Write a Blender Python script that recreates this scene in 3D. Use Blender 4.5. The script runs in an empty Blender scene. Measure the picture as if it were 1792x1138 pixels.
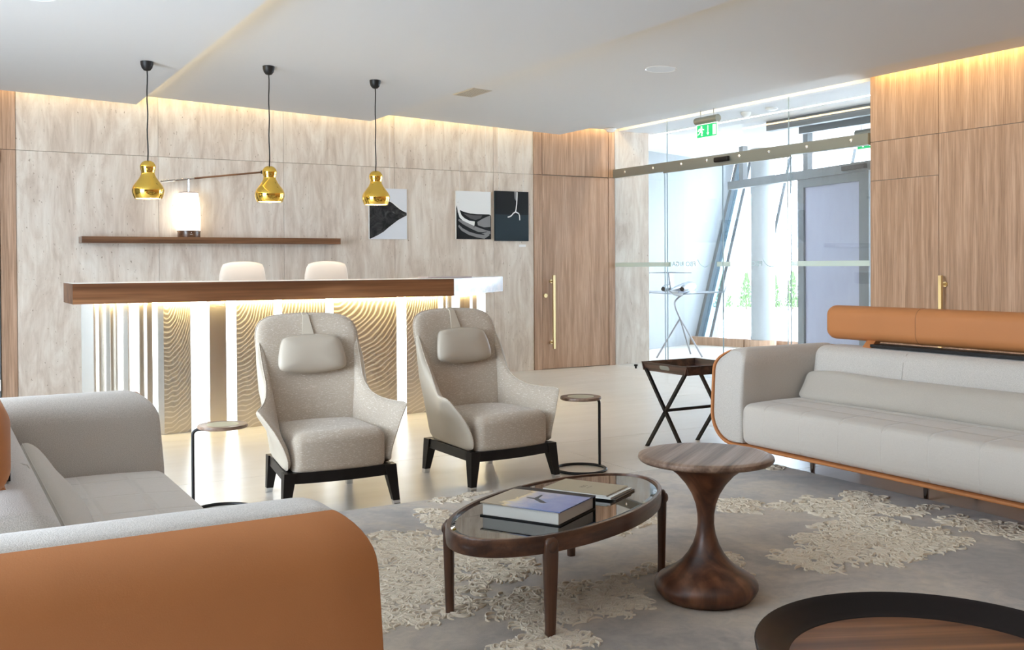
import bpy, bmesh, math, random
import numpy as np
from mathutils import Matrix, Vector

random.seed(7)
SC = bpy.context.scene
COL = SC.collection
PI = math.pi
sin, cos = math.sin, math.cos

# ------------------------------------------------------------------ camera
F_PX, CY_PX = 1760.0, 482.47
yaw, pit, rol = [math.radians(a) for a in (30.063, -0.5873, -0.3299)]
fw = Vector((sin(yaw) * cos(pit), cos(yaw) * cos(pit), sin(pit)))
r0 = Vector((cos(yaw), -sin(yaw), 0)); u0 = r0.cross(fw)
rr = r0 * cos(rol) + u0 * sin(rol); uu = u0 * cos(rol) - r0 * sin(rol)
cam = bpy.data.cameras.new('camera')
cam.sensor_fit = 'HORIZONTAL'; cam.sensor_width = 36.0
cam.lens = F_PX * 36.0 / 1792.0
cam.shift_y = -(569.0 - CY_PX) / 1792.0
cam.clip_start = 0.05; cam.clip_end = 300
camo = bpy.data.objects.new('camera', cam); COL.objects.link(camo)
camo.matrix_world = Matrix(((rr.x, uu.x, -fw.x, 0), (rr.y, uu.y, -fw.y, 0), (rr.z, uu.z, -fw.z, 1.35), (0, 0, 0, 1)))
SC.camera = camo

# ------------------------------------------------------------------ world, exposure
SKY = 16.0
w = bpy.data.worlds.new('overcast_sky'); SC.world = w; w.use_nodes = True
bg = w.node_tree.nodes['Background']
bg.inputs[0].default_value = (0.745, 0.86, 1.0, 1); bg.inputs[1].default_value = SKY
SC.view_settings.view_transform = 'Standard'
SC.view_settings.look = 'None'
SC.view_settings.exposure = 0.82
SC.view_settings.gamma = 1.0
SC.view_settings.use_curve_mapping = False
cy = SC.cycles
cy.use_denoising = True
cy.max_bounces = 12; cy.diffuse_bounces = 6; cy.glossy_bounces = 6; cy.transmission_bounces = 8; cy.transparent_max_bounces = 24
cy.sample_clamp_indirect = 8.0
cy.caustics_reflective = False; cy.caustics_refractive = False

def area(name, loc, direction, sx, sy, power, color=(1, 1, 1), portal=False, up=(0, 0, 1)):
    l = bpy.data.lights.new(name, 'AREA'); l.shape = 'RECTANGLE'; l.size = sx; l.size_y = sy
    l.energy = power; l.color = color
    if portal: l.cycles.is_portal = True
    o = bpy.data.objects.new(name, l); COL.objects.link(o)
    z = -Vector(direction).normalized(); x = Vector(up).cross(z)
    if x.length < 1e-4: x = Vector((1, 0, 0))
    x.normalize(); y = z.cross(x)
    o.matrix_world = Matrix(((x.x, y.x, z.x, loc[0]), (x.y, y.y, z.y, loc[1]), (x.z, y.z, z.z, loc[2]), (0, 0, 0, 1)))
    return o
# portals: they only guide sampling of the sky through the glazing
area('window_portal', (-4.0, 3.9, 1.62), (1, 0, 0), 4.9, 2.85, 1, portal=True)
area('facade_portal', (11.6, 11.2, 1.9), (-.951, -.309, 0), 7.0, 3.6, 1, portal=True)

# ------------------------------------------------------------------ helpers
def new_obj(name, data, parent=None):
    o = bpy.data.objects.new(name, data); COL.objects.link(o)
    if parent is not None: o.parent = parent
    return o
def tag(o, label, cat, group=None, kind=None):
    o['label'] = label; o['category'] = cat
    if group: o['group'] = group
    if kind: o['kind'] = kind
    return o
def thing(name, label, cat, loc=(0, 0, 0), rz=0.0, group=None, kind=None):
    o = new_obj(name, None); o.location = loc; o.rotation_euler = (0, 0, rz)
    o.empty_display_size = 0.1
    return tag(o, label, cat, group, kind)
def copy_tree(o, parent=None):
    c = o.copy(); COL.objects.link(c); c.parent = parent
    for ch in list(o.children): copy_tree(ch, c)
    return c

class MB:
    def __init__(s): s.V = []; s.F = []
    def add(s, V, F):
        n = len(s.V); s.V += [tuple(v) for v in V]; s.F += [tuple(i + n for i in f) for f in F]; return s
    def box(s, x0, x1, y0, y1, z0, z1):
        V = [(x, y, z) for x in (x0, x1) for y in (y0, y1) for z in (z0, z1)]
        return s.add(V, [(0, 1, 3, 2), (4, 6, 7, 5), (0, 4, 5, 1), (2, 3, 7, 6), (0, 2, 6, 4), (1, 5, 7, 3)])
    def rbox(s, x0, x1, y0, y1, z0, z1, r, n=3, m=(1, 1, 1), warp=None):
        lo = (x0, y0, z0); hi = (x1, y1, z1); ax = []
        for k in range(3):
            a = [lo[k] + r * i / n for i in range(n)]
            c = [lo[k] + r + (hi[k] - lo[k] - 2 * r) * i / m[k] for i in range(m[k] + 1)]
            b = [hi[k] - r + r * (i + 1) / n for i in range(n)]
            ax.append(a + c + b)
        N = [len(a) - 1 for a in ax]; idx = {}; V = []; F = []
        def vid(t):
            if t not in idx:
                p = [ax[k][t[k]] for k in range(3)]
                q = [min(max(p[k], lo[k] + r), hi[k] - r) for k in range(3)]
                d = [p[k] - q[k] for k in range(3)]; L = math.sqrt(sum(e * e for e in d))
                if L > 1e-9:
                    dd = [e / r for e in d]
                    sc = max(abs(e) for e in dd) / math.sqrt(sum(e * e for e in dd))
                    p = [q[k] + d[k] * sc for k in range(3)]
                idx[t] = len(V); V.append(warp(*p) if warp else tuple(p))
            return idx[t]
        for k in range(3):
            a, b = [(1, 2), (2, 0), (0, 1)][k]
            for side in (0, N[k]):
                for i in range(N[a]):
                    for j in range(N[b]):
                        q = []
                        for di, dj in ((0, 0), (1, 0), (1, 1), (0, 1)):
                            t = [0, 0, 0]; t[k] = side; t[a] = i + di; t[b] = j + dj; q.append(vid(tuple(t)))
                        F.append(tuple(q if side else q[::-1]))
        return s.add(V, F)
    def lathe(s, prof, n=32, c=(0, 0, 0), ex=1.0, ey=1.0, cap=True):
        V = []; F = []
        for r_, z in prof:
            for i in range(n):
                a = 2 * PI * i / n; V.append((c[0] + r_ * ex * cos(a), c[1] + r_ * ey * sin(a), c[2] + z))
        for k in range(len(prof) - 1):
            for i in range(n):
                j = (i + 1) % n; F.append((k * n + i, k * n + j, (k + 1) * n + j, (k + 1) * n + i))
        if cap:
            F.append(tuple(range(n - 1, -1, -1))); F.append(tuple((len(prof) - 1) * n + i for i in range(n)))
        return s.add(V, F)
    def tube(s, P, r_, n=8, closed=False, taper=None):
        P = [Vector(p) for p in P]; m = len(P); V = []; F = []; prev = None
        for i, p in enumerate(P):
            a = P[i - 1] if (i > 0 or closed) else p; b = P[(i + 1) % m] if (i < m - 1 or closed) else p
            t = (b - a).normalized()
            if prev is None:
                up = Vector((0, 0, 1)) if abs(t.z) < .9 else Vector((1, 0, 0)); x = up.cross(t).normalized()
            else:
                x = (prev - t * prev.dot(t)).normalized()
            prev = x; y = t.cross(x); q = r_ if taper is None else taper[i]
            for k in range(n):
                an = 2 * PI * k / n + PI / n; V.append(p + (x * cos(an) + y * sin(an)) * q)
        for i in range(m if closed else m - 1):
            for k in range(n):
                l = (k + 1) % n; j = (i + 1) % m
                F.append((i * n + k, i * n + l, j * n + l, j * n + k))
        if not closed:
            F.append(tuple(range(n - 1, -1, -1))); F.append(tuple((m - 1) * n + k for k in range(n)))
        return s.add(V, F)
    def prism(s, poly, fn, d0, d1):
        n = len(poly); V = [fn(a, b, d0) for a, b in poly] + [fn(a, b, d1) for a, b in poly]
        F = [tuple(range(n - 1, -1, -1)), tuple(range(n, 2 * n))]
        for i in range(n):
            j = (i + 1) % n; F.append((i, j, n + j, n + i))
        return s.add(V, F)
    def hexa(s, b, t):                       # bottom quad, top quad
        return s.add(list(b) + list(t), [(3, 2, 1, 0), (4, 5, 6, 7), (0, 1, 5, 4), (1, 2, 6, 5), (2, 3, 7, 6), (3, 0, 4, 7)])
    def pillow(s, out, T, p, rings, fn, side='both', c=None):
        n = len(out)
        if c is None: c = (sum(o[0] for o in out) / n, sum(o[1] for o in out) / n)
        sides = {'both': (1, -1), 'front': (1,), 'back': (-1,)}[side]
        for sg in sides:
            V = [fn(c[0], c[1], sg * T / 2)]; F = []
            for k in range(1, rings + 1):
                rho = 1 - (1 - k / rings) ** 1.8
                t = sg * T / 2 * max(0.0, 1 - rho ** p) ** .5
                for a, b in out: V.append(fn(c[0] + (a - c[0]) * rho, c[1] + (b - c[1]) * rho, t))
            for i in range(n):
                j = (i + 1) % n; f = (0, 1 + i, 1 + j); F.append(f if sg > 0 else f[::-1])
                for k in range(rings - 1):
                    f = (1 + k * n + i, 1 + (k + 1) * n + i, 1 + (k + 1) * n + j, 1 + k * n + j); F.append(f if sg > 0 else f[::-1])
            s.add(V, F)
        return s
    def extrude(s, prof, y0, y1, r, ny=2, n=4, warp=None):
        # closed profile in (x, z) pushed along y with rounded ends
        m = len(prof); P = [Vector(p) for p in prof]; N = []
        area2 = sum(P[i].x * P[(i + 1) % m].y - P[(i + 1) % m].x * P[i].y for i in range(m)); sg = 1 if area2 > 0 else -1
        for i in range(m):
            t = (P[(i + 1) % m] - P[i - 1]).normalized(); N.append(Vector((t.y, -t.x)) * sg)
        ring = []
        for i in range(n + 1):
            a = PI / 2 * i / n; ring.append((y0 + r * (1 - sin(a)), r * (1 - cos(a))))
        seq = [(y0, r)] + [(y0 + r * (1 - cos(PI / 2 * i / n)), r * (1 - sin(PI / 2 * i / n))) for i in range(1, n + 1)]
        seq += [(y0 + r + (y1 - y0 - 2 * r) * i / ny, 0) for i in range(1, ny)]
        seq += [(y1 - r * (1 - cos(PI / 2 * i / n)), r * (1 - sin(PI / 2 * i / n))) for i in range(n, 0, -1)] + [(y1, r)]
        V = []; F = []
        for y, d in seq:
            for i in range(m):
                q = P[i] - N[i] * d; v = (q.x, y, q.y); V.append(warp(*v) if warp else v)
        for k in range(len(seq) - 1):
            for i in range(m):
                j = (i + 1) % m; F.append((k * m + i, k * m + j, (k + 1) * m + j, (k + 1) * m + i))
        F.append(tuple(range(m - 1, -1, -1))); F.append(tuple((len(seq) - 1) * m + i for i in range(m)))
        return s.add(V, F)
    def mesh(s, name, smooth=None):
        me = bpy.data.meshes.new(name); me.from_pydata(s.V, [], s.F)
        bm = bmesh.new(); bm.from_mesh(me); bmesh.ops.remove_doubles(bm, verts=bm.verts, dist=1e-6)
        bmesh.ops.recalc_face_normals(bm, faces=bm.faces); bm.to_mesh(me); bm.free()
        if smooth is not None:
            me.shade_smooth(); me.set_sharp_from_angle(angle=math.radians(smooth))
        me.update(); return me
    def build(s, name, mat, parent=None, smooth=None, loc=None, rot=None):
        o = new_obj(name, s.mesh(name, smooth), parent)
        if mat: o.data.materials.append(mat)
        if loc: o.location = loc
        if rot: o.rotation_euler = rot
        return o

def arc(cx, cz, r_, a0, a1, n):
    return [(cx + r_ * cos(math.radians(a0 + (a1 - a0) * i / n)), cz + r_ * sin(math.radians(a0 + (a1 - a0) * i / n))) for i in range(n + 1)]
def rrect(x0, x1, z0, z1, r_, n=5):
    return arc(x1 - r_, z1 - r_, r_, 0, 90, n) + arc(x0 + r_, z1 - r_, r_, 90, 180, n) + arc(x0 + r_, z0 + r_, r_, 180, 270, n) + arc(x1 - r_, z0 + r_, r_, 270, 360, n)
def smooth_closed(pts, it=2):
    for _ in range(it):
        q = []
        for i in range(len(pts)):
            a = pts[i]; b = pts[(i + 1) % len(pts)]
            q += [(a[0] * .75 + b[0] * .25, a[1] * .75 + b[1] * .25), (a[0] * .25 + b[0] * .75, a[1] * .25 + b[1] * .75)]
        pts = q
    return pts
def spline(P, n=6):
    P = [Vector(p) for p in P]; out = []
    for i in range(len(P) - 1):
        a = P[max(i - 1, 0)]; b = P[i]; c = P[i + 1]; d = P[min(i + 2, len(P) - 1)]
        for k in range(n):
            t = k / n
            out.append(.5 * ((2 * b) + (c - a) * t + (2 * a - 5 * b + 4 * c - d) * t * t + (3 * b - a - 3 * c + d) * t ** 3))
    out.append(P[-1]); return out

# ------------------------------------------------------------------ materials
def nt(name):
    m = bpy.data.materials.new(name); m.use_nodes = True; return m, m.node_tree, m.node_tree.nodes['Principled BSDF']
def setp(p, **k):
    for a, v in k.items():
        i = p.inputs[a.replace('_', ' ')]
        i.default_value = (*v, 1) if isinstance(v, tuple) and len(v) == 3 and i.type == 'RGBA' else v
def plain(name, col, rough=.5, metal=0.0, **k):
    m, t, p = nt(name); setp(p, Base_Color=col, Roughness=rough, Metallic=metal, **k); return m
def coords(t, scale=(1, 1, 1), rnd=True, kind='Object'):
    tc = t.nodes.new('ShaderNodeTexCoord'); mp = t.nodes.new('ShaderNodeMapping'); mp.inputs['Scale'].default_value = scale
    src = tc.outputs[kind]
    if rnd:
        oi = t.nodes.new('ShaderNodeObjectInfo'); cb = t.nodes.new('ShaderNodeVectorMath'); cb.operation = 'MULTIPLY_ADD'
        t.links.new(oi.outputs['Random'], cb.inputs[0]); cb.inputs[1].default_value = (17.3, 11.7, 23.1); t.links.new(src, cb.inputs[2]); src = cb.outputs[0]
    t.links.new(src, mp.inputs['Vector']); return mp.outputs[0]
def noise(t, vec, scale=5, detail=4, rough=.55, dist=0.0):
    n = t.nodes.new('ShaderNodeTexNoise'); n.inputs['Scale'].default_value = scale; n.inputs['Detail'].default_value = detail
    n.inputs['Roughness'].default_value = rough; n.inputs['Distortion'].default_value = dist
    t.links.new(vec, n.inputs['Vector']); return n.outputs['Fac']
def ramp(t, fac, stops):
    r_ = t.nodes.new('ShaderNodeValToRGB'); e = r_.color_ramp.elements
    while len(e) < len(stops): e.new(.5)
    for k, (p, c) in enumerate(stops): e[k].position = p; e[k].color = (*c, 1)
    t.links.new(fac, r_.inputs[0]); return r_.outputs[0]
def mixc(t, fac, a, b, mode='MIX'):
    x = t.nodes.new('ShaderNodeMix'); x.data_type = 'RGBA'; x.blend_type = mode
    if isinstance(fac, float): x.inputs[0].default_value = fac
    else: t.links.new(fac, x.inputs[0])
    for s_, v in ((6, a), (7, b)):
        if isinstance(v, tuple): x.inputs[s_].default_value = (*v, 1)
        else: t.links.new(v, x.inputs[s_])
    return x.outputs[2]
def bump(t, p, h, strength=.2, dist=.01):
    b = t.nodes.new('ShaderNodeBump'); b.inputs['Strength'].default_value = strength; b.inputs['Distance'].default_value = dist
    t.links.new(h, b.inputs['Height']); t.links.new(b.outputs[0], p.inputs['Normal']); return b

def wood(name, cols, axis='x', rough=.45, fine=1.0, coat=0.0, band=1.0, bumpy=.05):
    m, t, p = nt(name)
    def sc(a, b): return {'x': (a, b, b), 'y': (b, a, b), 'z': (b, b, a)}[axis]
    v1 = coords(t, sc(.35 * band, 7.0 * band)); n1 = noise(t, v1, 1.6, 3, .5, .6)
    v2 = coords(t, sc(1.6 * fine, 85.0 * fine)); n2 = noise(t, v2, 1.5, 5, .65, .1)
    c1 = ramp(t, n1, [(.37, cols[0]), (.5, cols[1]), (.63, cols[2])])
    c2 = ramp(t, n2, [(.36, (.55, .50, .46)), (.58, (1.0, 1.0, 1.0))])
    c = mixc(t, .75, c1, c2, 'MULTIPLY'); t.links.new(c, p.inputs['Base Color'])
    setp(p, Roughness=rough, Coat_Weight=coat, Coat_Roughness=.12)
    bump(t, p, n2, bumpy, .002); return m
def cloth(name, c1, c2, scale=900, speck=None, bumps=.35, big=.0):
    m, t, p = nt(name); v = coords(t, (1, 1, 1), False)
    n1 = noise(t, v, scale, 2, .6); base = ramp(t, n1, [(.35, c1), (.65, c2)])
    n3 = noise(t, v, 3.0, 3, .5); base = mixc(t, n3, base, mixc(t, .08, base, (.3, .27, .24)), 'MIX')
    if speck:
        v2 = coords(t, (55, 55, 420), False); n2 = noise(t, v2, 1.0, 3, .75); f = ramp(t, n2, [(.57, (0, 0, 0)), (.68, (1, 1, 1))])
        base = mixc(t, f, base, speck)
    t.links.new(base, p.inputs['Base Color']); setp(p, Roughness=.92, Sheen_Weight=.25, Sheen_Roughness=.5)
    bump(t, p, n1, bumps, .002); return m

M = {}
# travertine: vertical veins and small pits
m, t, p = nt('travertine'); v = coords(t, (3.0, 3.0, .72)); n1 = noise(t, v, 1.7, 8, .66, 1.1)
v2 = coords(t, (14, 14, 1.3)); n2 = noise(t, v2, 1.5, 5, .6, .8)
c = ramp(t, n1, [(.32, (.55, .455, .375)), (.46, (.67, .58, .495)), (.56, (.74, .665, .58)), (.72, (.82, .765, .69))])
c2 = ramp(t, n2, [(.3, (.84, .82, .79)), (.6, (1, 1, 1))]); c = mixc(t, .8, c, c2, 'MULTIPLY')
v3 = coords(t, (60, 60, 22)); n3 = noise(t, v3, 1.0, 2, .5, .4); pits = ramp(t, n3, [(.255, (.42, .36, .30)), (.30, (1, 1, 1))])
c = mixc(t, .9, c, pits, 'MULTIPLY'); t.links.new(c, p.inputs['Base Color']); setp(p, Roughness=.42)
bump(t, p, n3, .15, .003); M['trav'] = m
M['oak'] = wood('pale_wood_veneer', [(.42, .262, .168), (.485, .312, .206), (.56, .375, .258)], 'z', .5, 1.2, 0, 1.5)
M['walnut_x'] = wood('walnut_along_length', [(.10, .042, .018), (.17, .075, .033), (.26, .125, .06)], 'x', .38, .45, .35, 1.0)
M['walnut_y'] = wood('walnut_along_depth', [(.09, .04, .018), (.15, .068, .032), (.22, .105, .052)], 'y', .42, .45, .25, 1.2)
M['walnut_z'] = wood('walnut_upright', [(.085, .031, .014), (.135, .053, .024), (.20, .082, .038)], 'z', .45, .6, .15, 1.2)
M['walnut_bar'] = wood('walnut_counter', [(.11, .042, .016), (.18, .075, .03), (.27, .125, .055)], 'x', .34, .30, .6, .8)
M['walnut_tray'] = wood('walnut_tray_inlay', [(.075, .026, .010), (.14, .052, .02), (.23, .095, .038)], 'x', .45, .35, .1, .9)
M['walnut_dark'] = wood('dark_walnut', [(.055, .021, .010), (.095, .038, .018), (.15, .064, .031)], 'x', .38, .45, .3, 1.0)
M['walnut_dark_z'] = wood('dark_walnut_upright', [(.055, .021, .010), (.09, .037, .018), (.13, .056, .028)], 'z', .42, .6, .2, 1.2)
M['stand_metal'] = plain('satin_stand_metal', (.20, .20, .21), .4, .5)
m, t, p = nt('figured_walnut'); v = coords(t, (1, 1, .55), False); n1 = noise(t, v, 3.2, 4, .55, 2.2)
wv = t.nodes.new('ShaderNodeTexWave'); wv.wave_type = 'BANDS'; wv.bands_direction = 'DIAGONAL'; wv.inputs['Scale'].default_value = 5.0; wv.inputs['Distortion'].default_value = 9.0; wv.inputs['Detail'].default_value = 3.0; wv.inputs['Detail Scale'].default_value = 1.2; t.links.new(v, wv.inputs['Vector'])
c = ramp(t, n1, [(.36, (.055, .019, .009)), (.5, (.125, .046, .021)), (.64, (.22, .09, .042))]); c = mixc(t, .6, c, ramp(t, wv.outputs['Fac'], [(.1, (.42, .38, .35)), (.6, (1, 1, 1))]), 'MULTIPLY')
t.links.new(c, p.inputs['Base Color']); setp(p, Roughness=.4, Coat_Weight=.15, Coat_Roughness=.2); M['figured'] = m
M['wood_top'] = wood('worn_walnut', [(.13, .072, .044), (.22, .135, .088), (.33, .22, .155)], 'x', .5, .5, .1, 1.4)
M['ebony'] = wood('ebony_veneer', [(.018, .010, .008), (.045, .022, .015), (.09, .045, .03)], 'y', .4, .5, .1, 1.5)
M['paper'] = plain('paper', (.74, .72, .66), .8)
M['white_paint'] = plain('matt_white_paint', (.63, .635, .645), .9)
M['white'] = plain('white_plastic', (.83, .83, .82), .4)
M['white_gloss'] = plain('white_gloss', (.86, .86, .86), .15)
M['offwhite'] = plain('cream_leather_upholstery', (.80, .72, .64), .5)
M['black'] = plain('black_lacquer', (.010, .009, .009), .42, Specular_IOR_Level=.25)
M['blackmetal'] = plain('black_metal', (.011, .010, .010), .45, .0, Specular_IOR_Level=.3)
M['darkwood'] = plain('wenge_frame', (.009, .0068, .006), .42, Specular_IOR_Level=.25)
M['rubber'] = plain('dark_grey_plastic', (.03, .032, .035), .45)
M['chrome'] = plain('chrome', (.72, .73, .75), .12, 1.0)
M['alu'] = plain('brushed_aluminium', (.27, .28, .25), .40, .5)
M['greymetal'] = plain('grey_powder_coat', (.15, .165, .175), .45, .0)
M['gold'] = plain('polished_gold', (.95, .64, .13), .06, 1.0)
M['brass'] = plain('brushed_brass', (.78, .62, .33), .28, 1.0)
M['grout'] = plain('tile_joint', (.36, .30, .23), .8)
M['led'] = plain('linear_led_diffuser', (1, 1, 1), .5, Emission_Color=(1, .90, .84), Emission_Strength=5.0)
M['shade'] = plain('glowing_lamp_shade', (.95, .92, .86), .6, Emission_Color=(1, .88, .70), Emission_Strength=1.7)
M['bulb'] = plain('frosted_bulb', (1, 1, 1), .5, Emission_Color=(1, .86, .68), Emission_Strength=30.0)
M['concrete'] = plain('fair_faced_concrete', (.31, .33, .34), .8)
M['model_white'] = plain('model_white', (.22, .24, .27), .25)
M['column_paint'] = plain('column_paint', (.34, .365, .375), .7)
M['ground'] = plain('pale_paving', (.80, .79, .77), .9)
M['sofa_fabric'] = cloth('sofa_fabric', (.46, .42, .37), (.63, .585, .53), 330, None, .6)
M['cushion_fabric'] = cloth('cushion_fabric', (.42, .375, .315), (.50, .45, .385), 500)
M['chair_fabric'] = cloth('chair_fabric', (.44, .365, .28), (.52, .44, .35), 500, (.86, .81, .73))
m, t, p = nt('quilted_seat_fabric'); v = coords(t, (1, 1, 1), False); n1 = noise(t, v, 700, 2, .6)
c = ramp(t, n1, [(.35, (.50, .45, .39)), (.65, (.59, .54, .48))]); t.links.new(c, p.inputs['Base Color']); setp(p, Roughness=.92, Sheen_Weight=.25)
sx = t.nodes.new('ShaderNodeSeparateXYZ'); t.links.new(v, sx.inputs[0])
def seam(out, per):
    a = t.nodes.new('ShaderNodeMath'); a.operation = 'PINGPONG'; a.inputs[1].default_value = per / 2; t.links.new(out, a.inputs[0])
    b = t.nodes.new('ShaderNodeMath'); b.operation = 'DIVIDE'; b.inputs[1].default_value = .016; b.use_clamp = True; t.links.new(a.outputs[0], b.inputs[0]); return b.outputs[0]
mul = t.nodes.new('ShaderNodeMath'); mul.operation = 'MINIMUM'; t.links.new(seam(sx.outputs[0], .30), mul.inputs[0]); t.links.new(seam(sx.outputs[1], .19), mul.inputs[1])
n4 = noise(t, v, 9, 3, .5, .5); ad = t.nodes.new('ShaderNodeMath'); ad.operation = 'MULTIPLY_ADD'; ad.inputs[1].default_value = .8; t.links.new(n4, ad.inputs[0]); t.links.new(mul.outputs[0], ad.inputs[2])
bump(t, p, ad.outputs[0], .42, .012); M['quilt'] = m
def leather(name, col, rough=.55, sc=260):
    m, t, p = nt(name); v = coords(t, (1, 1, 1), False); n1 = noise(t, v, sc, 3, .6); n2 = noise(t, v, 2.2, 3)
    c = mixc(t, n2, col, tuple(x * .86 for x in col)); t.links.new(c, p.inputs['Base Color']); setp(p, Roughness=rough, Specular_IOR_Level=.35); bump(t, p, n1, .12, .002); return m
M['tan'] = leather('tan_leather', (.50, .195, .066))
M['cream'] = leather('cream_leather', (.57, .50, .40), .5)
M['taupe'] = leather('taupe_leather', (.50, .435, .35), .48)
# floor tile
m, t, p = nt('cream_porcelain_tile'); v = coords(t, (.8, 3.2, 1)); n1 = noise(t, v, 1.6, 5, .55, .8)
c = ramp(t, n1, [(.3, (.62, .57, .50)), (.7, (.68, .635, .57))]); t.links.new(c, p.inputs['Base Color']); setp(p, Roughness=.30, Specular_IOR_Level=.36); M['tile'] = m
# rug
m, t, p = nt('silk_rug'); v = coords(t, (1, 1, 1), False); n1 = noise(t, v, 1.4, 6, .62, .7); n2 = noise(t, v, 2.6, 6, .65, 1.0); n3 = noise(t, v, 420, 2, .6)
c = ramp(t, n1, [(.41, (.29, .255, .22)), (.5, (.42, .365, .305)), (.59, (.53, .45, .35))]); f = ramp(t, n2, [(.55, (0, 0, 0)), (.66, (1, 1, 1))])
fm = t.nodes.new('ShaderNodeMath'); fm.operation = 'MULTIPLY'; fm.inputs[1].default_value = .5; t.links.new(f, fm.inputs[0])
c = mixc(t, fm.outputs[0], c, (.54, .44, .30)); n5 = noise(t, v, 14, 6, .7, .8); c = mixc(t, .55, c, ramp(t, n5, [(.36, (.66, .66, .67)), (.62, (1.12, 1.10, 1.08))]), 'MULTIPLY'); c = mixc(t, .35, c, ramp(t, n3, [(.3, (.7, .7, .7)), (.7, (1.15, 1.15, 1.15))]), 'MULTIPLY')
t.links.new(c, p.inputs['Base Color']); setp(p, Roughness=.8, Sheen_Weight=.4); bump(t, p, n3, .5, .004); M['rug'] = m
M['curl'] = cloth('cream_wool_pile', (.70, .60, .46), (.80, .71, .57), 400)
# steel cladding of the counter
def steel(name, caustic_lines):
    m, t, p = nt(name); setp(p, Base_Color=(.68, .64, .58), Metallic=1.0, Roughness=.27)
    if caustic_lines:                                  # LED caustics painted as contour-like lines in base colour and roughness
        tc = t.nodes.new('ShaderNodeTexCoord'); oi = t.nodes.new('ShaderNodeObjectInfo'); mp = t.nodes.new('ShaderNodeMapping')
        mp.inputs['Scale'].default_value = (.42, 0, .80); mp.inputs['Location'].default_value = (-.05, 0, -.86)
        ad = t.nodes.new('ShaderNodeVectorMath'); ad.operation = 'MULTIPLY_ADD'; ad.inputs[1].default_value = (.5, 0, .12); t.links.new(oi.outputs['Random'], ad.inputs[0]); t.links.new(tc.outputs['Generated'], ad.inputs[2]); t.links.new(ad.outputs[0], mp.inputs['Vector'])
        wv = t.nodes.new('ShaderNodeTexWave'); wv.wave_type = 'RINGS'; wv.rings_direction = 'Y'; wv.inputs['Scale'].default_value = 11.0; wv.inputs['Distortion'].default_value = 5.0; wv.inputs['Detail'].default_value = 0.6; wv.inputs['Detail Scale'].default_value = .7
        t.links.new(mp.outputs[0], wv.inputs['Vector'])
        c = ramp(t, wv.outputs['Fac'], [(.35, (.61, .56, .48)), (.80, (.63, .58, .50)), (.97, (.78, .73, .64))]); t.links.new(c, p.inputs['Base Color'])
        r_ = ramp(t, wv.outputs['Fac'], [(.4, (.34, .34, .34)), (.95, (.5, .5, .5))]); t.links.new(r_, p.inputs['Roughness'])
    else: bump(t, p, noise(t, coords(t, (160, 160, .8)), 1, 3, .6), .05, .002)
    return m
M['steel'] = steel('satin_steel', False); M['steel_caustic'] = steel('satin_steel_painted_caustics', True)
# glass: clear pane, mirror-like at grazing angles
def glass(name, tint=(.972, .982, .982), gl=1.0):
    m = bpy.data.materials.new(name); m.use_nodes = True; t = m.node_tree; t.nodes.clear()
    o = t.nodes.new('ShaderNodeOutputMaterial'); mx = t.nodes.new('ShaderNodeMixShader'); tr = t.nodes.new('ShaderNodeBsdfTransparent'); g = t.nodes.new('ShaderNodeBsdfGlossy')
    lw_ = t.nodes.new('ShaderNodeLayerWeight'); lw_.inputs[0].default_value = .5
    pw = t.nodes.new('ShaderNodeMath'); pw.operation = 'POWER'; pw.inputs[1].default_value = 5.0; t.links.new(lw_.outputs['Facing'], pw.inputs[0])
    fr = t.nodes.new('ShaderNodeMath'); fr.operation = 'MULTIPLY_ADD'; fr.inputs[1].default_value = .955; fr.inputs[2].default_value = .045; t.links.new(pw.outputs[0], fr.inputs[0])
    tr.inputs[0].default_value = (*tint, 1); g.inputs['Roughness'].default_value = 0.0; g.inputs[0].default_value = (gl, gl, gl, 1)
    t.links.new(fr.outputs[0], mx.inputs[0]); t.links.new(tr.outputs[0], mx.inputs[1]); t.links.new(g.outputs[0], mx.inputs[2]); t.links.new(mx.outputs[0], o.inputs[0]); return m
M['glass'] = glass('clear_glass'); M['glass_edge'] = plain('green_glass_edge', (.30, .38, .41), .15)
M['glass_solar'] = glass('solar_control_glass', (.83, .86, .875))
M['glass_blue'] = glass('blue_tinted_glass', (.32, .39, .43))
M['glass_dark'] = plain('smoked_glass', (.008, .009, .009), .015, IOR=2.0)
m = bpy.data.materials.new('lavender_film_glass'); m.use_nodes = True; t = m.node_tree; p = t.nodes['Principled BSDF']
setp(p, Base_Color=(.40, .40, .455), Roughness=.08)
tl = t.nodes.new('ShaderNodeBsdfTranslucent'); tl.inputs[0].default_value = (.37, .385, .44, 1); mx = t.nodes.new('ShaderNodeMixShader'); mx.inputs[0].default_value = .35
t.links.new(p.outputs[0], mx.inputs[1]); t.links.new(tl.outputs[0], mx.inputs[2]); t.links.new(mx.outputs[0], t.nodes['Material Output'].inputs[0]); M['film'] = m
m = bpy.data.materials.new('frosted_vinyl'); m.use_nodes = True; t = m.node_tree; p = t.nodes['Principled BSDF']
setp(p, Base_Color=(.66, .76, .69), Roughness=.7, Alpha=.82); M['vinyl'] = m
M['vinyl_line'] = plain('pale_vinyl_lettering', (.40, .50, .48), .7)
M['green'] = plain('exit_sign_green', (.0, .36, .11), .5, Emission_Color=(0, .42, .13), Emission_Strength=.55)
M['signwhite'] = plain('exit_sign_white', (.85, .86, .84), .5, Emission_Color=(1, 1, 1), Emission_Strength=.5)
# ================================================================== STRUCTURE
XR, YB = 7.988, 11.036
XL, YF = -4.0, -4.0
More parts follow.
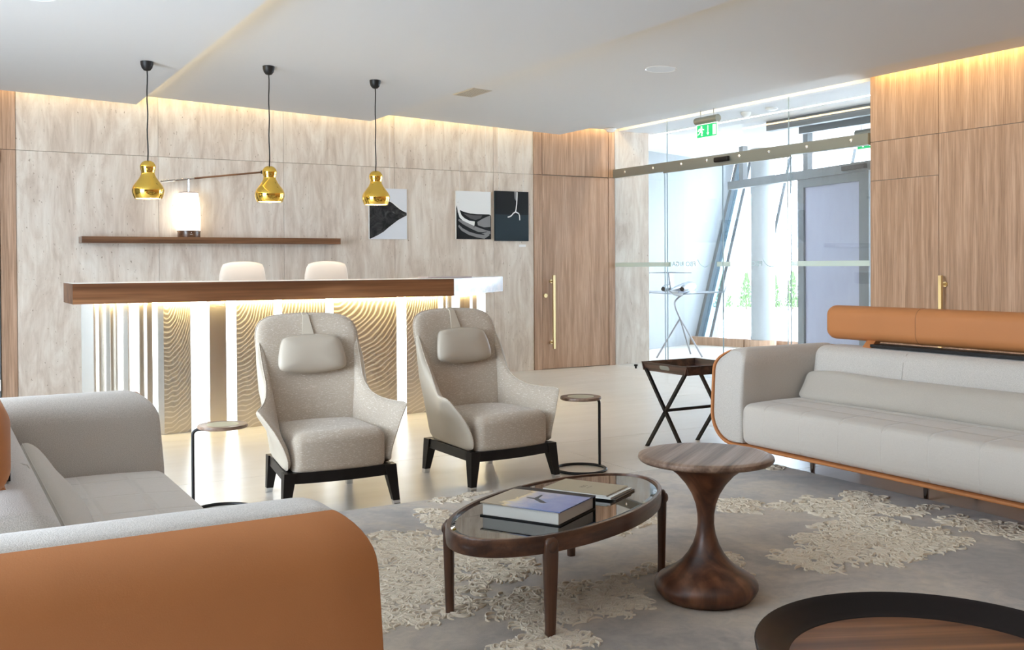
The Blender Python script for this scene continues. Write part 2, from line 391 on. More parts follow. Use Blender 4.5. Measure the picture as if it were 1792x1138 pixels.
# floor with its tiles
fl = MB().box(XL - .2, 13.4, YF - .2, 14.2, -.12, -.010).build('floor', M['grout'])
tag(fl, 'large cream porcelain floor tiles with thin dark joints', 'floor', kind='structure')
xs = [XL - .2] + [x for x in [.69 + 3.29 * k for k in range(-2, 5)] if XL < x < 13.2] + [13.4]
ys = [YF - .2] + [y for y in [4.765 + 1.645 * k for k in range(-6, 8)] if YF < y < 14] + [14.2]
for i in range(len(xs) - 1):
    for j in range(len(ys) - 1):
        MB().box(xs[i] + .0025, xs[i + 1] - .0025, ys[j] + .0025, ys[j + 1] - .0025, -.02, 0).build('tile', M['tile'], fl)

# back wall
wb = MB().box(-4.0, XR, YB + .02, YB + .25, 0, 3.45).build('wall_back', M['grout'])
tag(wb, 'travertine clad back wall with vertical veining behind the reception counter', 'wall', kind='structure')
tx = [.742, 2.0927, 3.4395, 4.7843, 6.1267, 6.711]
for z0, z1 in ((0, 2.513), (2.517, 3.42)):
    for i in range(5):
        MB().box(tx[i] + .0015, tx[i + 1] - .0015, YB, YB + .03, z0, z1).build('travertine_panel', M['trav'], wb)
# wooden pilaster and door at the far left of the back wall
pl = thing('trim_1', 'narrow pale wood pilaster beside the travertine at the picture edge', 'wall trim', kind='structure')
MB().box(.60, .740, YB - .012, YB + .03, 0, 2.512).build('panel', M['oak'], pl)
MB().box(.60, .740, YB - .012, YB + .03, 2.518, 3.42).build('panel', M['oak'], pl)
d3 = thing('door_3', 'dark doorway with grey metal frame under a wood panel at the left edge', 'door', kind='structure')
MB().box(-.55, .592, YB - .012, YB + .03, 2.518, 3.42).build('over_panel', M['oak'], d3)
MB().box(.575, .592, YB - .03, YB + .03, 0, 2.50).build('frame', M['greymetal'], d3)
MB().box(-.55, .575, YB - .03, YB + .03, 2.485, 2.50).build('frame', M['greymetal'], d3)
MB().box(-.55, .572, YB + .0, YB + .03, .005, 2.483).build('leaf', M['rubber'], d3)
for z in (.15, 2.38): MB().box(.560, .590, YB - .045, YB - .03, z, z + .11).build('hinge', M['white'], d3)
MB().box(-4.0, -.56, YB, YB + .03, 0, 3.42).build('travertine_panel', M['trav'], wb)

# wooden door in the corner
d1 = thing('door_1', 'tall pale wood door in the corner with long brass pull handle', 'door', kind='structure')
MB().box(6.713, 6.834, YB - .012, YB + .03, 0, 2.512).build('jamb', M['oak'], d1)
MB().box(7.886, 7.985, YB - .012, YB + .03, 0, 2.512).build('jamb', M['oak'], d1)
MB().box(6.713, 6.834, YB - .012, YB + .03, 2.518, 3.42).build('upper_panel', M['oak'], d1)
MB().box(6.842, 7.878, YB - .012, YB + .03, 2.520, 3.42).build('upper_panel', M['oak'], d1)
MB().box(7.886, 7.985, YB - .012, YB + .03, 2.518, 3.42).build('upper_panel', M['oak'], d1)
MB().box(6.840, 7.880, YB - .008, YB + .03, .008, 2.508).build('leaf', M['oak'], d1)
def pull_handle(parent, fn, length, z0):
    h = MB(); c = fn(0, .075); d = fn(.0, .075)
    a = fn(-.016, .062); b = fn(.016, .086)
    h.box(min(a[0], b[0]), max(a[0], b[0]), min(a[1], b[1]), max(a[1], b[1]), z0, z0 + length)
    o = h.build('handle', M['brass'], parent)
    for z in (z0 + .085 * length, z0 + .915 * length):
        MB().tube([(*fn(0, 0), z), (*fn(0, .066), z)], .011, 10).build('standoff', M['brass'], o, 40)
        MB().tube([(*fn(0, 0), z), (*fn(0, .012), z)], .024, 14).build('rosette', M['brass'], o, 40)
    return o
pull_handle(d1, lambda s, d: (6.965 + s, YB - .008 - d), .95, .268)
MB().tube([(6.875, YB - .03, .955), (6.875, YB - .008, .955)], .027, 20).build('lock', M['brass'], d1, 40)

# right wall: wood panels and a second flush door
wr = MB().box(XR + .02, XR + .25, YF, 6.776, 0, 3.45).build('wall_right', M['grout'])
tag(wr, 'pale wood panelled wall with thin dark joints behind the long sofa', 'wall', kind='structure')
MB().box(XR, XR + .02, 6.009, 6.776, 2.536, 3.42).build('panel', M['oak'], wr)
MB().box(XR, XR + .02, 6.009, 6.776, 2.156, 2.530).build('panel', M['oak'], wr)
MB().box(XR, XR + .02, 6.009, 6.776, .0, 2.150).build('panel', M['oak'], wr)
for y0, y1 in ((4.92, 6.003), (3.2, 4.914), (1.4, 3.194), (-.6, 1.394), (-4, -.606)):
    MB().box(XR, XR + .02, y0, y1, 2.536, 3.42).build('panel', M['oak'], wr)
    if y0 != 4.92: MB().box(XR, XR + .02, y0, y1, 0, 2.530).build('panel', M['oak'], wr)
MB().box(XR + .02, XR + .25, 6.776, 6.79, 0, 3.42).build('end_trim', M['oak'], wr)
d2 = thing('door_2', 'flush pale wood door with short brass pull behind the tan bolster', 'door', kind='structure')
MB().box(XR, XR + .02, 4.92, 6.003, .006, 2.530).build('leaf', M['oak'], d2)
pull_handle(d2, lambda s, d: (XR - d, 5.935 + s), .95, .285)

# left and rear walls with their windows
wl = MB().box(XL - .2, XL, YF - .2, YB, 0, .18).box(XL - .2, XL, YF - .2, YB, 3.05, 3.45).box(XL - .2, XL, YF - .2, 1.5, .18, 3.05).box(XL - .2, XL, 6.3, YB, .18, 3.05).build('wall_left', M['concrete'])
tag(wl, 'grey wall with a long band of windows, outside the picture', 'wall', kind='structure')
wf = MB().box(XL, XR, YF - .2, YF, 0, 3.45).build('wall_front', M['oak'])
tag(wf, 'wood panelled wall behind the camera, outside the picture', 'wall', kind='structure')
w1 = thing('window_1', 'long window band in the left wall', 'window', kind='structure')
for k in range(5): MB().box(XL - .14, XL - .06, 1.5 + k * 1.2 - .025, 1.5 + k * 1.2 + .025, .18, 3.05).build('mullion', M['greymetal'], w1)
for k in range(4): MB().box(XL - .105, XL - .095, 1.5 + k * 1.2 + .025, 1.5 + (k + 1) * 1.2 - .025, .18, 3.05).build('pane', M['glass'], w1)

# ceiling: saw-tooth panels with light coves
ce = MB().box(XL - .2, 13.2, YF - .2, 14.2, 3.45, 3.6).build('ceiling', M['white_paint'])
tag(ce, 'white sloping ceiling panels stepping down towards warm hidden cove lights', 'ceiling', kind='structure')
YE = 10.922
edges = [-3.33, -.735, 1.860, 4.440, 7.045]
def cpanel(x0, z0, x1, z1, y0, y1, th=.016):
    MB().hexa([(x0, y0, z0), (x1, y0, z1), (x1, y1, z1), (x0, y1, z0)], [(x0, y0, z0 + th), (x1, y0, z1 + th), (x1, y1, z1 + th), (x0, y1, z0 + th)]).build('ceiling_panel', M['white_paint'], ce)
WARM = (1.0, .76, .38)
cpanel(XL, 3.06, edges[0], 3.035, YF, YE)
for k in range(4):
    x0, x1 = edges[k] - .10, edges[k + 1]
    cpanel(x0, 3.129, x1, 3.031, YF, YE)
cpanel(edges[4] - .10, 3.142, 7.870, 3.142, YF, YE)
for k in range(1, 5):                       # LED line inside each step
    area('cove_led', (edges[k] - .055, 3.46, 3.075), (1, 0, .25), 14.8, .02, 14, WARM, up=(0, 0, 1))
for k in range(5):                          # LED line along the back wall
    x0 = (edges[k] if k else -3.33); x1 = edges[k + 1] if k < 4 else 7.98
    area('wall_wash_led', ((x0 + x1) / 2, 10.955, 3.22), (0, .35, -1), x1 - x0 - .02, .02, 3.6 * (x1 - x0) / 2.6, WARM, up=(0, 1, 0))
area('right_wall_led', (7.915, 1.4, 3.25), (.35, 0, -1), .02, 10.6, 45, (1.0, .72, .28), up=(0, 1, 0))
area('right_glass_led', (7.925, 8.9, 3.28), (.25, 0, -1), .02, 4.0, 12, (1.0, .80, .5), up=(0, 1, 0))

# ------------------------------------------------------------------ glass partition to the entrance lobby
gp = thing('window_3', 'frameless clear glass partition with brushed metal header rail', 'glass partition', kind='structure')
gx0, gx1 = XR - .004, XR + .008
MB().box(gx0, gx1, 9.918, YB - .014, .01, 2.51).build('pane', M['glass'], gp)
MB().box(gx0, gx1, 6.782, 7.83, .01, 2.51).build('pane', M['glass'], gp)
for a, b in ((9.918, YB - .014), (7.864, 9.912), (6.782, 7.858)): MB().box(gx0, gx1, a, b, 2.625, 3.41).build('transom_pane', M['glass'], gp)
for y in (9.915, 7.861): MB().box(gx0 - .001, gx1 + .001, y - .0018, y + .0018, 2.625, 3.14).build('glass_joint', M['glass_edge'], gp)
for y in (9.915, 7.832): MB().box(gx0 - .001, gx1 + .001, y - .0018, y + .0018, .01, 2.51).build('glass_joint', M['glass_edge'], gp)
hd = MB().box(XR - .030, XR + .03, 6.782, YB - .014, 2.512, 2.625).build('header_rail', M['alu'], gp)
MB().box(XR - .05, XR - .031, 7.80, 9.93, 2.488, 2.512).build('track', M['alu'], gp)
for y in (10.76, 10.167, 9.613, 9.145, 8.591, 8.125, 7.575, 6.989):
    MB().lathe([(.0, .012), (.012, .010), (.020, .004), (.021, 0)], 14, cap=False).build('bolt', M['chrome'], gp, 50, loc=(XR - .030, y, 2.572), rot=(0, -PI / 2, 0))
MB().rbox(XR - .075, XR - .030, 8.74, 8.98, 2.535, 2.595, .015, 3).build('motion_sensor', M['black'], gp, 40)
for z0, z1, a, b in ((1.322, 1.377, 9.842, 11.02), (1.322, 1.377, 6.784, 7.836)): MB().box(gx0 - .0016, gx0 - .0006, a, b, z0, z1).build('safety_stripe', M['vinyl'], gp)
# sliding doors with stripe and mirrored lettering (it reads from the lobby side)
def text_mesh(body, size):
    cu = bpy.data.curves.new('lettering', 'FONT'); cu.body = body; cu.size = size; cu.resolution_u = 3
    o = bpy.data.objects.new('lettering', cu); COL.objects.link(o)
    me = bpy.data.meshes.new_from_object(o.evaluated_get(bpy.context.evaluated_depsgraph_get()))
    bpy.data.objects.remove(o); return me
def text_part(body, size, width, fn, mat, parent, name='lettering'):
    me = text_mesh(body, size); xsn = [v.co.x for v in me.vertices]; x0, x1 = min(xsn), max(xsn)
    for v in me.vertices:
        v.co = fn((v.co.x - x0) / (x1 - x0) * width, v.co.y)
    o = new_obj(name, me, parent); me.materials.append(mat); return o
for n_, (a, b, lab, lx, sw) in enumerate(((8.853, 9.912, 'sliding glass door leaf nearer the corner, mirrored lettering over the model aircraft', 9.333, (9.018, 9.292)),
                                          (7.835, 8.847, 'sliding glass door leaf nearer the wood wall, mirrored lettering across the round column', 8.216, (7.933, 8.207)))):
    sd = thing('door_%d' % (4 + n_), lab, 'glass door', kind='structure')
    X0 = XR - .045
    MB().box(X0, X0 + .010, a, b, .012, 2.49).build('pane', M['glass'], sd)
    for y in (a, b): MB().box(X0 - .001, X0 + .011, y - .0018, y + .0018, .012, 2.49).build('glass_edge', M['glass_edge'], sd)
    if n_ == 0:
        for s0, s1 in ((9.836, 9.91), (8.853, 8.951)): MB().box(X0 - .0016, X0 - .0006, s0, s1, 1.322, 1.377).build('safety_stripe', M['vinyl'], sd)
    else:
        MB().box(X0 - .0016, X0 - .0006, 8.725, 8.845, 1.322, 1.377).build('safety_stripe', M['vinyl'], sd)
    text_part('FBO RIGA', .078, .435, lambda x, y: (X0 - .002, lx + x, 1.328 + y), M['vinyl_line'], sd)
    c = (sw[0] + sw[1]) / 2; pts = []
    for i in range(25):
        q = -1.15 + 2.3 * i / 24
        pts.append((X0 - .002, c + .125 * sin(q * 1.25) + .01 * (q > 0) * q, 1.318 + .085 * abs(q) ** 1.7 * (1 if abs(q) < .95 else 1 - (abs(q) - .95))))
    MB().tube(pts, .003, 5).build('swoosh_logo', M['vinyl_line'], sd)
ds = MB().tube([(7.93, 10.50, 0), (7.93, 10.50, .05)], .014, 12).tube([(7.93, 10.50, .028), (7.93, 10.50, .052)], .024, 12).build('door_stop', M['black'], None, 40)
tag(ds, 'small black floor door stop at the foot of the glass partition', 'door stop')

# ------------------------------------------------------------------ lobby behind the glass
lw = MB().box(XR + .012, 8.568, YB, YB + .3, 0, 3.45).build('wall_pier', M['trav']); tag(lw, 'travertine pier just behind the glass partition', 'wall', kind='structure')
C0 = Vector((11.25, 13.2)); U = Vector((.309, -.951)); Nn = Vector((.951, .309)); K = .45
def fp(s, h, o=0.0):
    q = C0 + U * s + Nn * (K * h + o); return (q.x, q.y, h)
cw0 = Vector((8.1, 12.1)); cw1 = C0 + Nn * -.05
wd = (cw1 - cw0).normalized(); wn = Vector((-wd.y, wd.x))
cwall = MB()
b0, b1 = cw0, cw1; t1 = cw1 + wd * (K * 3.45)
cwall.hexa([(b0.x, b0.y, 0), (b1.x, b1.y, 0), (b1.x + wn.x * .25, b1.y + wn.y * .25, 0), (b0.x + wn.x * .25, b0.y + wn.y * .25, 0)],
           [(b0.x, b0.y, 3.45), (t1.x, t1.y, 3.45), (t1.x + wn.x * .25, t1.y + wn.y * .25, 3.45), (b0.x + wn.x * .25, b0.y + wn.y * .25, 3.45)])
cwl = cwall.build('wall_lobby', M['concrete']); tag(cwl, 'pale fair-faced concrete wall behind the model aircraft', 'wall', kind='structure')
ir = MB().box(10.2, 13.0, 6.45, 6.7, 0, 3.45).box(8.24, 10.2, 6.45, 6.7, 0, 3.45).build('wall_lobby_side', M['white_paint']); tag(ir, 'white lobby wall hidden behind the wood panelling', 'wall', kind='structure')
lc = MB().box(8.06, 9.18, 6.4, 13.4, 3.15, 3.2).box(9.18, 12.6, 9.42, 13.4, 3.15, 3.2).box(10.05, 12.6, 6.4, 9.42, 3.15, 3.2).build('ceiling_lobby', M['white_paint']); tag(lc, 'white lobby ceiling with linear lights', 'ceiling', kind='structure')
for x, y0, y1, zz in ((8.72, 7.0, 11.2, .008),):
    q = MB().box(x - (.012 if x < 9 else .022), x + (.012 if x < 9 else .022), y0, y1, 3.15 - zz, 3.152).build('linear_light', M['led'], lc)
for x in (9.23, 9.80): MB().box(x - .045, x + .045, 6.72, 9.42, 3.03, 3.15).build('slot_beam', M['greymetal'], lc)
lsm = MB().lathe([(.06, 0), (.06, -.02), (.045, -.04), (.03, -.055), (0, -.057)], 20, cap=False).build('smoke_detector', M['white'], None, 40, loc=(8.4, 8.95, 3.15))
tag(lsm, 'small white smoke detector on the lobby ceiling behind the glass', 'smoke detector')
lsm2 = MB().lathe([(.07, 0), (.07, -.015), (.05, -.028), (0, -.03)], 20, cap=False).build('ceiling_sensor', M['white'], None, 40, loc=(8.42, 8.55, 3.15))
tag(lsm2, 'flat white ceiling sensor beside the lobby smoke detector', 'sensor')
# leaning facade
fc = thing('window_4', 'outward leaning glazed entrance facade with slanted steel mullions', 'window', kind='structure')
H = 3.6
def slat(s0, s1, o0, o1, name, mat, h0=0.0):
    MB().hexa([fp(s0, h0, o0), fp(s1, h0, o0), fp(s1, h0, o1), fp(s0, h0, o1)], [fp(s0, H, o0), fp(s1, H, o0), fp(s1, H, o1), fp(s0, H, o1)]).build(name, mat, fc)
for s in (.03, .30, 1.06, 2.2, 3.4, 4.6, 5.8):
    slat(s - .028, s + .028, -.10, .12, 'mullion', M['greymetal'])
for a, b in ((.05, .28), (.32, 1.04), (1.08, 2.18), (2.22, 3.38), (3.42, 4.58), (4.62, 5.78)):
    slat(a, b, .015, .025, 'pane', M['glass_blue'] if a < .1 else M['glass_solar'])
for a, b in ((.0, 1.0), (1.02, 2.6), (2.62, 6.0)):
    MB().hexa([fp(a, 0, -.20), fp(b, 0, -.20), fp(b, 0, -.085), fp(a, 0, -.085)], [fp(a, .135, -.26), fp(b, .135, -.26), fp(b, .135, -.15), fp(a, .135, -.15)]).build('plinth', M['oak'], fc)
# round column
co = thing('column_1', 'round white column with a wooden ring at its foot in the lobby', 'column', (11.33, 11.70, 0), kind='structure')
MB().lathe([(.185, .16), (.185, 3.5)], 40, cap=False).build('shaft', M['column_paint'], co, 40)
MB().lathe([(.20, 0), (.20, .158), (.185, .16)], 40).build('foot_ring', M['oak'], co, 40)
# inner lobby door and its frame
A = Vector((10.95, 11.93)); B = Vector((10.30, 8.75)); DD = (B - A).normalized(); DN = Vector((-DD.y, DD.x))
if DN.x > 0: DN = -DN
def dp(s, o, z): q = A + DD * s + DN * o; return (q.x, q.y, z)
def dbox(s0, s1, o0, o1, z0, z1): return MB().hexa([dp(s0, o0, z0), dp(s1, o0, z0), dp(s1, o1, z0), dp(s0, o1, z0)], [dp(s0, o0, z1), dp(s1, o0, z1), dp(s1, o1, z1), dp(s0, o1, z1)])
S_H, S_P, S_D = 0.0, (.36, 2.02), (1.89, 3.20)
ed = thing('door_6', 'grey metal framed lobby door with lavender filmed glass leaf', 'door', kind='structure')
dbox(S_H, 3.45, 0, .12, 2.515, 2.635).build('header', M['greymetal'], ed)
for s in S_P: dbox(s - .055, s + .055, .02, .10, 2.635, 3.15).build('post', M['greymetal'], ed)
s0, s1 = S_D
dbox(s0 - .07, s0 + .07, .02, .09, 0, 2.515).build('stile', M['greymetal'], ed)
dbox(s1 - .05, s1 + .14, .02, .09, 0, 2.515).build('stile', M['greymetal'], ed)
dbox(s0 + .07, s1 - .05, .02, .09, 2.40, 2.515).build('rail', M['greymetal'], ed)
dbox(s0 + .07, s1 - .05, .03, .075, 0, .1).build('rail', M['greymetal'], ed)
dbox(s0 + .07, s1 - .05, .045, .06, .1, 2.40).build('pane', M['film'], ed)
dbox(2.90, 3.35, .12, .17, 2.545, 2.60).build('motion_sensor', M['rubber'], ed)
# outside
gr = MB().box(12.0, 120, -40, 120, -.30, -.16).build('ground_outside', M['ground']); tag(gr, 'white sunlit paving outside the entrance', 'pavement', kind='structure')
mleaf = plain('conifer_green', (.07, .12, .035), .8); mtrunk = plain('bark', (.14, .09, .06), .9)
labs = ['young conifer outside right against the dark slanted mullion', 'young conifer outside between the mullion and the round column', 'young conifer outside hugging the right side of the column',
        'young conifer outside standing clear of the column, beside the lobby door frame']
for k, (x, y, h, rw) in enumerate(((22.98, 25.55, .95, .36), (23.52, 25.07, .98, .34), (24.22, 24.50, .98, .30), (24.70, 24.14, 1.02, .32))):
    tr = thing('conifer_tree', labs[k], 'tree', (x, y, -.16), 0, 'conifers outside')
    MB().tube([(0, 0, 0), (0, 0, .3)], .03, 6).build('trunk', mtrunk, tr)
    fo = MB(); rnd = random.Random(k)
    for q in range(900):
        zt = .06 + (h + .14) * rnd.random() ** 1.25; rad = rw * (1 - zt / (h + .22)) + .01; a = rnd.random() * 2 * PI
        r1 = rad * (.45 + .6 * rnd.random()); L = .07 + .05 * rnd.random()
        c_ = Vector((r1 * cos(a), r1 * sin(a), zt)); dv = Vector((cos(a) * .5, sin(a) * .5, .9)).normalized(); sv = Vector((-sin(a), cos(a), 0))
        fo.add([c_ - sv * .022, c_ + sv * .022, c_ + dv * L, c_ + Vector((cos(a), sin(a), 0)) * .02], [(0, 1, 2), (0, 3, 2), (1, 2, 3)])
    f_ = fo.build('foliage', mleaf, tr); f_['kind'] = 'stuff'
# ================================================================== FURNITURE
# ---------------------------------------------------------------- rug
rg = thing('rug', 'large silvery beige rug with raised cream floral pile under the tables', 'rug')
MB().rbox(.62, 4.872, .3, 5.215, 0, .012, .005, 2).build('field', M['rug'], rg, 40)
PATCH = [
    [(1.92, 4.67), (2.21, 4.55), (2.16, 4.28), (2.30, 3.98), (2.33, 3.76), (2.17, 3.72), (2.04, 3.71), (1.90, 3.50), (1.71, 3.42), (1.53, 3.39), (1.32, 3.42), (1.45, 4.05), (1.6, 4.22), (1.7, 4.5)],
    [(2.29, 5.02), (2.43, 4.89), (2.32, 4.71), (2.28, 4.57), (2.18, 4.60), (2.22, 4.81)],
    [(1.90, 3.50), (2.04, 3.53), (2.30, 3.50), (2.48, 3.48), (2.48, 3.31), (2.40, 3.05), (2.21, 3.12), (2.05, 3.08), (1.89, 3.14), (1.84, 3.27)],
    [(1.71, 3.08), (1.95, 3.11), (2.05, 2.98), (1.92, 2.80), (1.60, 2.85)],
    [(2.52, 3.48), (2.71, 3.53), (2.88, 3.50), (2.86, 3.46), (2.66, 3.46), (2.51, 3.44)],
    [(3.93, 4.40), (4.02, 4.16), (3.79, 3.99), (3.68, 4.17)],
    [(3.91, 4.06), (4.29, 4.14), (4.38, 4.01), (4.59, 4.08), (4.74, 4.02), (4.59, 3.80), (4.62, 3.63), (4.85, 3.62), (4.83, 3.57), (4.43, 3.55), (4.10, 3.76), (4.04, 3.90)],
    [(3.92, 3.63), (4.26, 3.70), (4.29, 3.51), (4.32, 3.26), (4.32, 3.09), (4.18, 3.00), (3.99, 3.01), (3.74, 3.00), (3.54, 3.08), (3.33, 3.08), (3.32, 3.34), (3.43, 3.40), (3.61, 3.38), (3.62, 3.53)],
    [(4.55, 3.43), (4.67, 3.32), (4.79, 3.11), (4.73, 2.95), (4.50, 2.81), (4.54, 3.01), (4.44, 3.19)],
    [(3.14, 3.52), (3.19, 3.48), (3.02, 3.20), (2.98, 3.27)],
    [(2.52, 5.20), (2.80, 5.205), (2.78, 5.16), (2.58, 5.10), (2.45, 5.14)],
    [(2.96, 4.15), (3.35, 4.26), (3.24, 4.12), (2.92, 4.03)],
    [(4.82, 4.90), (4.78, 4.75), (4.69, 4.72), (4.72, 4.83)],
]
def inside(poly, x, y):
    c = False; n = len(poly)
    for i in range(n):
        a, b = poly[i], poly[i - 1]
        if (a[1] > y) != (b[1] > y) and x < (b[0] - a[0]) * (y - a[1]) / (b[1] - a[1]) + a[0]: c = not c
    return c
from mathutils import noise as mnoise
rnd = random.Random(3); cb = MB(); cV = []; cF = []
def curl(x, y):
    a = mnoise.noise((x * 3, y * 3, 2.2)) * 5 + rnd.random() * 3.2; L = .045 + .055 * rnd.random(); k = rnd.choice((-1, 1)) * (1.2 + 2.2 * rnd.random()) / L
    n = 9; px_, py_ = x, y; hw = .0030 + .0022 * rnd.random(); hh = .006 + .006 * rnd.random(); base = len(cV)
    for i in range(n + 1):
        tt = i / n; w_ = hw * (.45 + .75 * sin(PI * min(max(tt, .05), .92))); nx, ny = -sin(a), cos(a); h2 = hh * (.55 + .45 * sin(PI * tt))
        cV.append((px_ - nx * w_, py_ - ny * w_, .0115)); cV.append((px_ - nx * w_ * .6, py_ - ny * w_ * .6, .0115 + h2)); cV.append((px_ + nx * w_ * .6, py_ + ny * w_ * .6, .0115 + h2)); cV.append((px_ + nx * w_, py_ + ny * w_, .0115))
        px_ += cos(a) * L / n; py_ += sin(a) * L / n; a += k * (.5 + 1.6 * tt) * L / n
    for i in range(n):
        for q in range(3):
            o_ = base + i * 4 + q; cF.append((o_, o_ + 1, o_ + 5, o_ + 4))
    cF.append((base, base + 3, base + 2, base + 1)); o_ = base + n * 4; cF.append((o_, o_ + 1, o_ + 2, o_ + 3))
from mathutils import noise as mnoise
for pi_, poly in enumerate(PATCH):
    x0 = min(q[0] for q in poly) - .03; x1 = max(q[0] for q in poly) + .03; y0 = min(q[1] for q in poly) - .03; y1 = max(q[1] for q in poly) + .03
    for _ in range(int((x1 - x0) * (y1 - y0) * 4600)):
        x = x0 + (x1 - x0) * rnd.random(); y = y0 + (y1 - y0) * rnd.random()
        j = mnoise.noise((x * 9, y * 9, pi_)) * .05
        if not inside(poly, x + j, y + j): continue
        if mnoise.noise((x * 13, y * 13, 5.1)) < -.12: continue
        if abs(mnoise.noise((x * 20, y * 20, 9.7))) < .07: continue
        curl(x, y)
cb.V = cV; cb.F = cF
me = bpy.data.meshes.new('raised_pile'); me.from_pydata(cV, [], cF); me.shade_smooth(); me.materials.append(M['curl'])
pile = new_obj('raised_pile', me, rg); pile['kind'] = 'stuff'

# ---------------------------------------------------------------- reception counter
ct = thing('reception_counter', 'long reception counter with thick walnut top over pleated steel cladding', 'counter')
poly = [(.92, 8.13), (4.10, 8.13), (5.27, 9.30), (4.90, 9.67), (3.80, 8.72), (.92, 8.72)]
top = MB().prism(poly, lambda a, b, d: (a, b, d), 1.076, 1.230).build('top', M['walnut_bar'], ct)
MB().prism([(x, y) for x, y in [(.925, 8.135), (4.098, 8.135), (5.262, 9.30), (4.90, 9.662), (3.80, 8.715), (.925, 8.715)]], lambda a, b, d: (a, b, d), 1.230, 1.2325).build('top_laminate', M['white'], ct)
core = [(1.13, 8.93), (1.66, 8.47), (4.22, 8.47), (4.92, 9.15), (4.62, 9.42), (3.9, 8.80), (1.8, 8.80), (1.3, 9.1)]
MB().prism(core, lambda a, b, d: (a, b, d), .0, 1.074).build('core', M['rubber'], ct)
# pleats: (x, y) folds along the front, from the left wing round to the right wing
folds = []
Lw = [(1.065, 8.905), (1.17, 8.80)]
q0 = Vector((1.07, 8.90)); q1 = Vector((1.625, 8.415)); d_ = (q1 - q0); nrm = Vector((d_.y, -d_.x)).normalized()
if nrm.y > 0: nrm = -nrm
prof = [(0, 0), (.155, 0), (.185, .035), (.215, .0), (.25, .03), (.28, -.005), (.36, .0), (.385, .04), (.425, .005), (.46, .035), (.49, -.005), (.57, .0), (.605, .04), (.64, .0), (.705, .0), (.75, .045), (.80, .0), (.83, .035), (.865, 0), (.92, -.01), (1.0, 0.0)]
for s_, o_ in prof:
    v_ = q0 + d_ * s_ + nrm * o_; folds.append((v_.x, v_.y))
front = [(1.845, .03), (1.955, -.045), (1.985, -.02), (2.133, .03), (2.204, -.02), (2.535, .025), (2.592, -.02), (2.997, .03), (3.052, -.015), (3.675, .035), (3.745, -.02), (4.085, .015), (4.10, -.015), (4.14, .015), (4.155, -.015), (4.20, .015), (4.215, -.012), (4.25, .01)]
for x, o_ in front: folds.append((x, 8.415 + o_))
e0 = Vector((4.25, 8.425)); e1 = Vector((4.965, 9.13)); ed_ = e1 - e0; en = Vector((ed_.y, -ed_.x)).normalized()
for s_, o_ in ((.17, 0), (.20, .03), (.29, 0), (.315, .03), (.38, 0), (.40, .025), (.47, .0), (.56, 0), (.60, .03), (.70, .02), (.73, -.0), (1.0, 0)):
    v_ = e0 + ed_ * s_ + en * o_; folds.append((v_.x, v_.y))
for i in range(len(folds) - 1):
    (xa, ya), (xb, yb) = folds[i], folds[i + 1]; L = math.hypot(xb - xa, yb - ya)
    nx, ny = -(yb - ya) / L * .006, (xb - xa) / L * .006
    MB().hexa([(xa, ya, .002), (xb, yb, .002), (xb + nx, yb + ny, .002), (xa + nx, ya + ny, .002)], [(xa, ya, 1.075), (xb, yb, 1.075), (xb + nx, yb + ny, 1.075), (xa + nx, ya + ny, 1.075)]).build('steel_panel', M['steel_caustic'] if L > .2 else M['steel'], ct)
LEDC = (1.0, .78, .36)
area('counter_led', (2.90, 8.33, 1.072), (0, .12, -1), 2.5, .012, 15, LEDC, up=(0, 1, 0))
area('counter_led_left', (1.30, 8.56, 1.072), (.05, .08, -1), .66, .012, 4, LEDC, up=(.657, .754, 0))
area('counter_led_right', (4.66, 8.72, 1.072), (-.08, .08, -1), .95, .012, 7, LEDC, up=(-.707, .707, 0))
sl = MB().rbox(4.02, 4.48, 8.50, 8.74, 1.2325, 1.2475, .004, 2).build('document_folder', plain('mauve_grey_folder', (.42, .36, .36), .5), None, 40)
tag(sl, 'thin mauve grey folder lying on the right part of the counter', 'folder')

# office chairs behind the counter
def office_chair(label, x, y, rz):
    c = thing('office_chair', label, 'office chair', (x, y, 0), rz, 'office chairs behind the counter')
    out = smooth_closed([(-.19, .62), (.19, .62), (.225, .9), (.215, 1.36), (.12, 1.395), (0, 1.402), (-.12, 1.395), (-.215, 1.36), (-.225, .9)], 2)
    MB().pillow(out, .06, 8, 8, lambda a, b, t_: (a, .22 + .06 * (b - .62) + .35 * -(a * a) - t_, b)).build('backrest', M['offwhite'], c, 60)
    MB().rbox(-.235, .235, -.24, .22, .45, .53, .035, 3).build('seat', M['offwhite'], c, 50)
    MB().tube([(0, .14, .47), (0, .25, .52), (0, .285, .75)], .02, 8).build('back_stem', M['chrome'], c, 50)
    MB().tube([(0, 0, .10), (0, 0, .45)], .025, 12).build('gas_lift', M['chrome'], c, 50)
    for k in range(5):
        a = k * 2 * PI / 5; lg = MB().tube([(0, 0, .11), (.27 * cos(a), .27 * sin(a), .075)], .018, 8).build('leg', M['chrome'], c, 50)
        MB().lathe([(.028, -.011), (.030, 0), (.028, .011)], 12).build('caster', M['black'], lg, 50, loc=(.27 * cos(a), .27 * sin(a), .03), rot=(PI / 2, 0, a))
    for sd in (-1, 1):
        MB().tube([(sd * .20, .12, .49), (sd * .27, .10, .55), (sd * .275, .05, .66), (sd * .27, -.16, .66)], .014, 8).build('armrest', M['chrome'], c, 50)
    return c
office_chair('white office chair behind the counter, nearer the lamp', 2.46, 9.40, PI + .02)
office_chair('white office chair behind the counter, nearer the paintings', 3.27, 9.40, PI - .03)

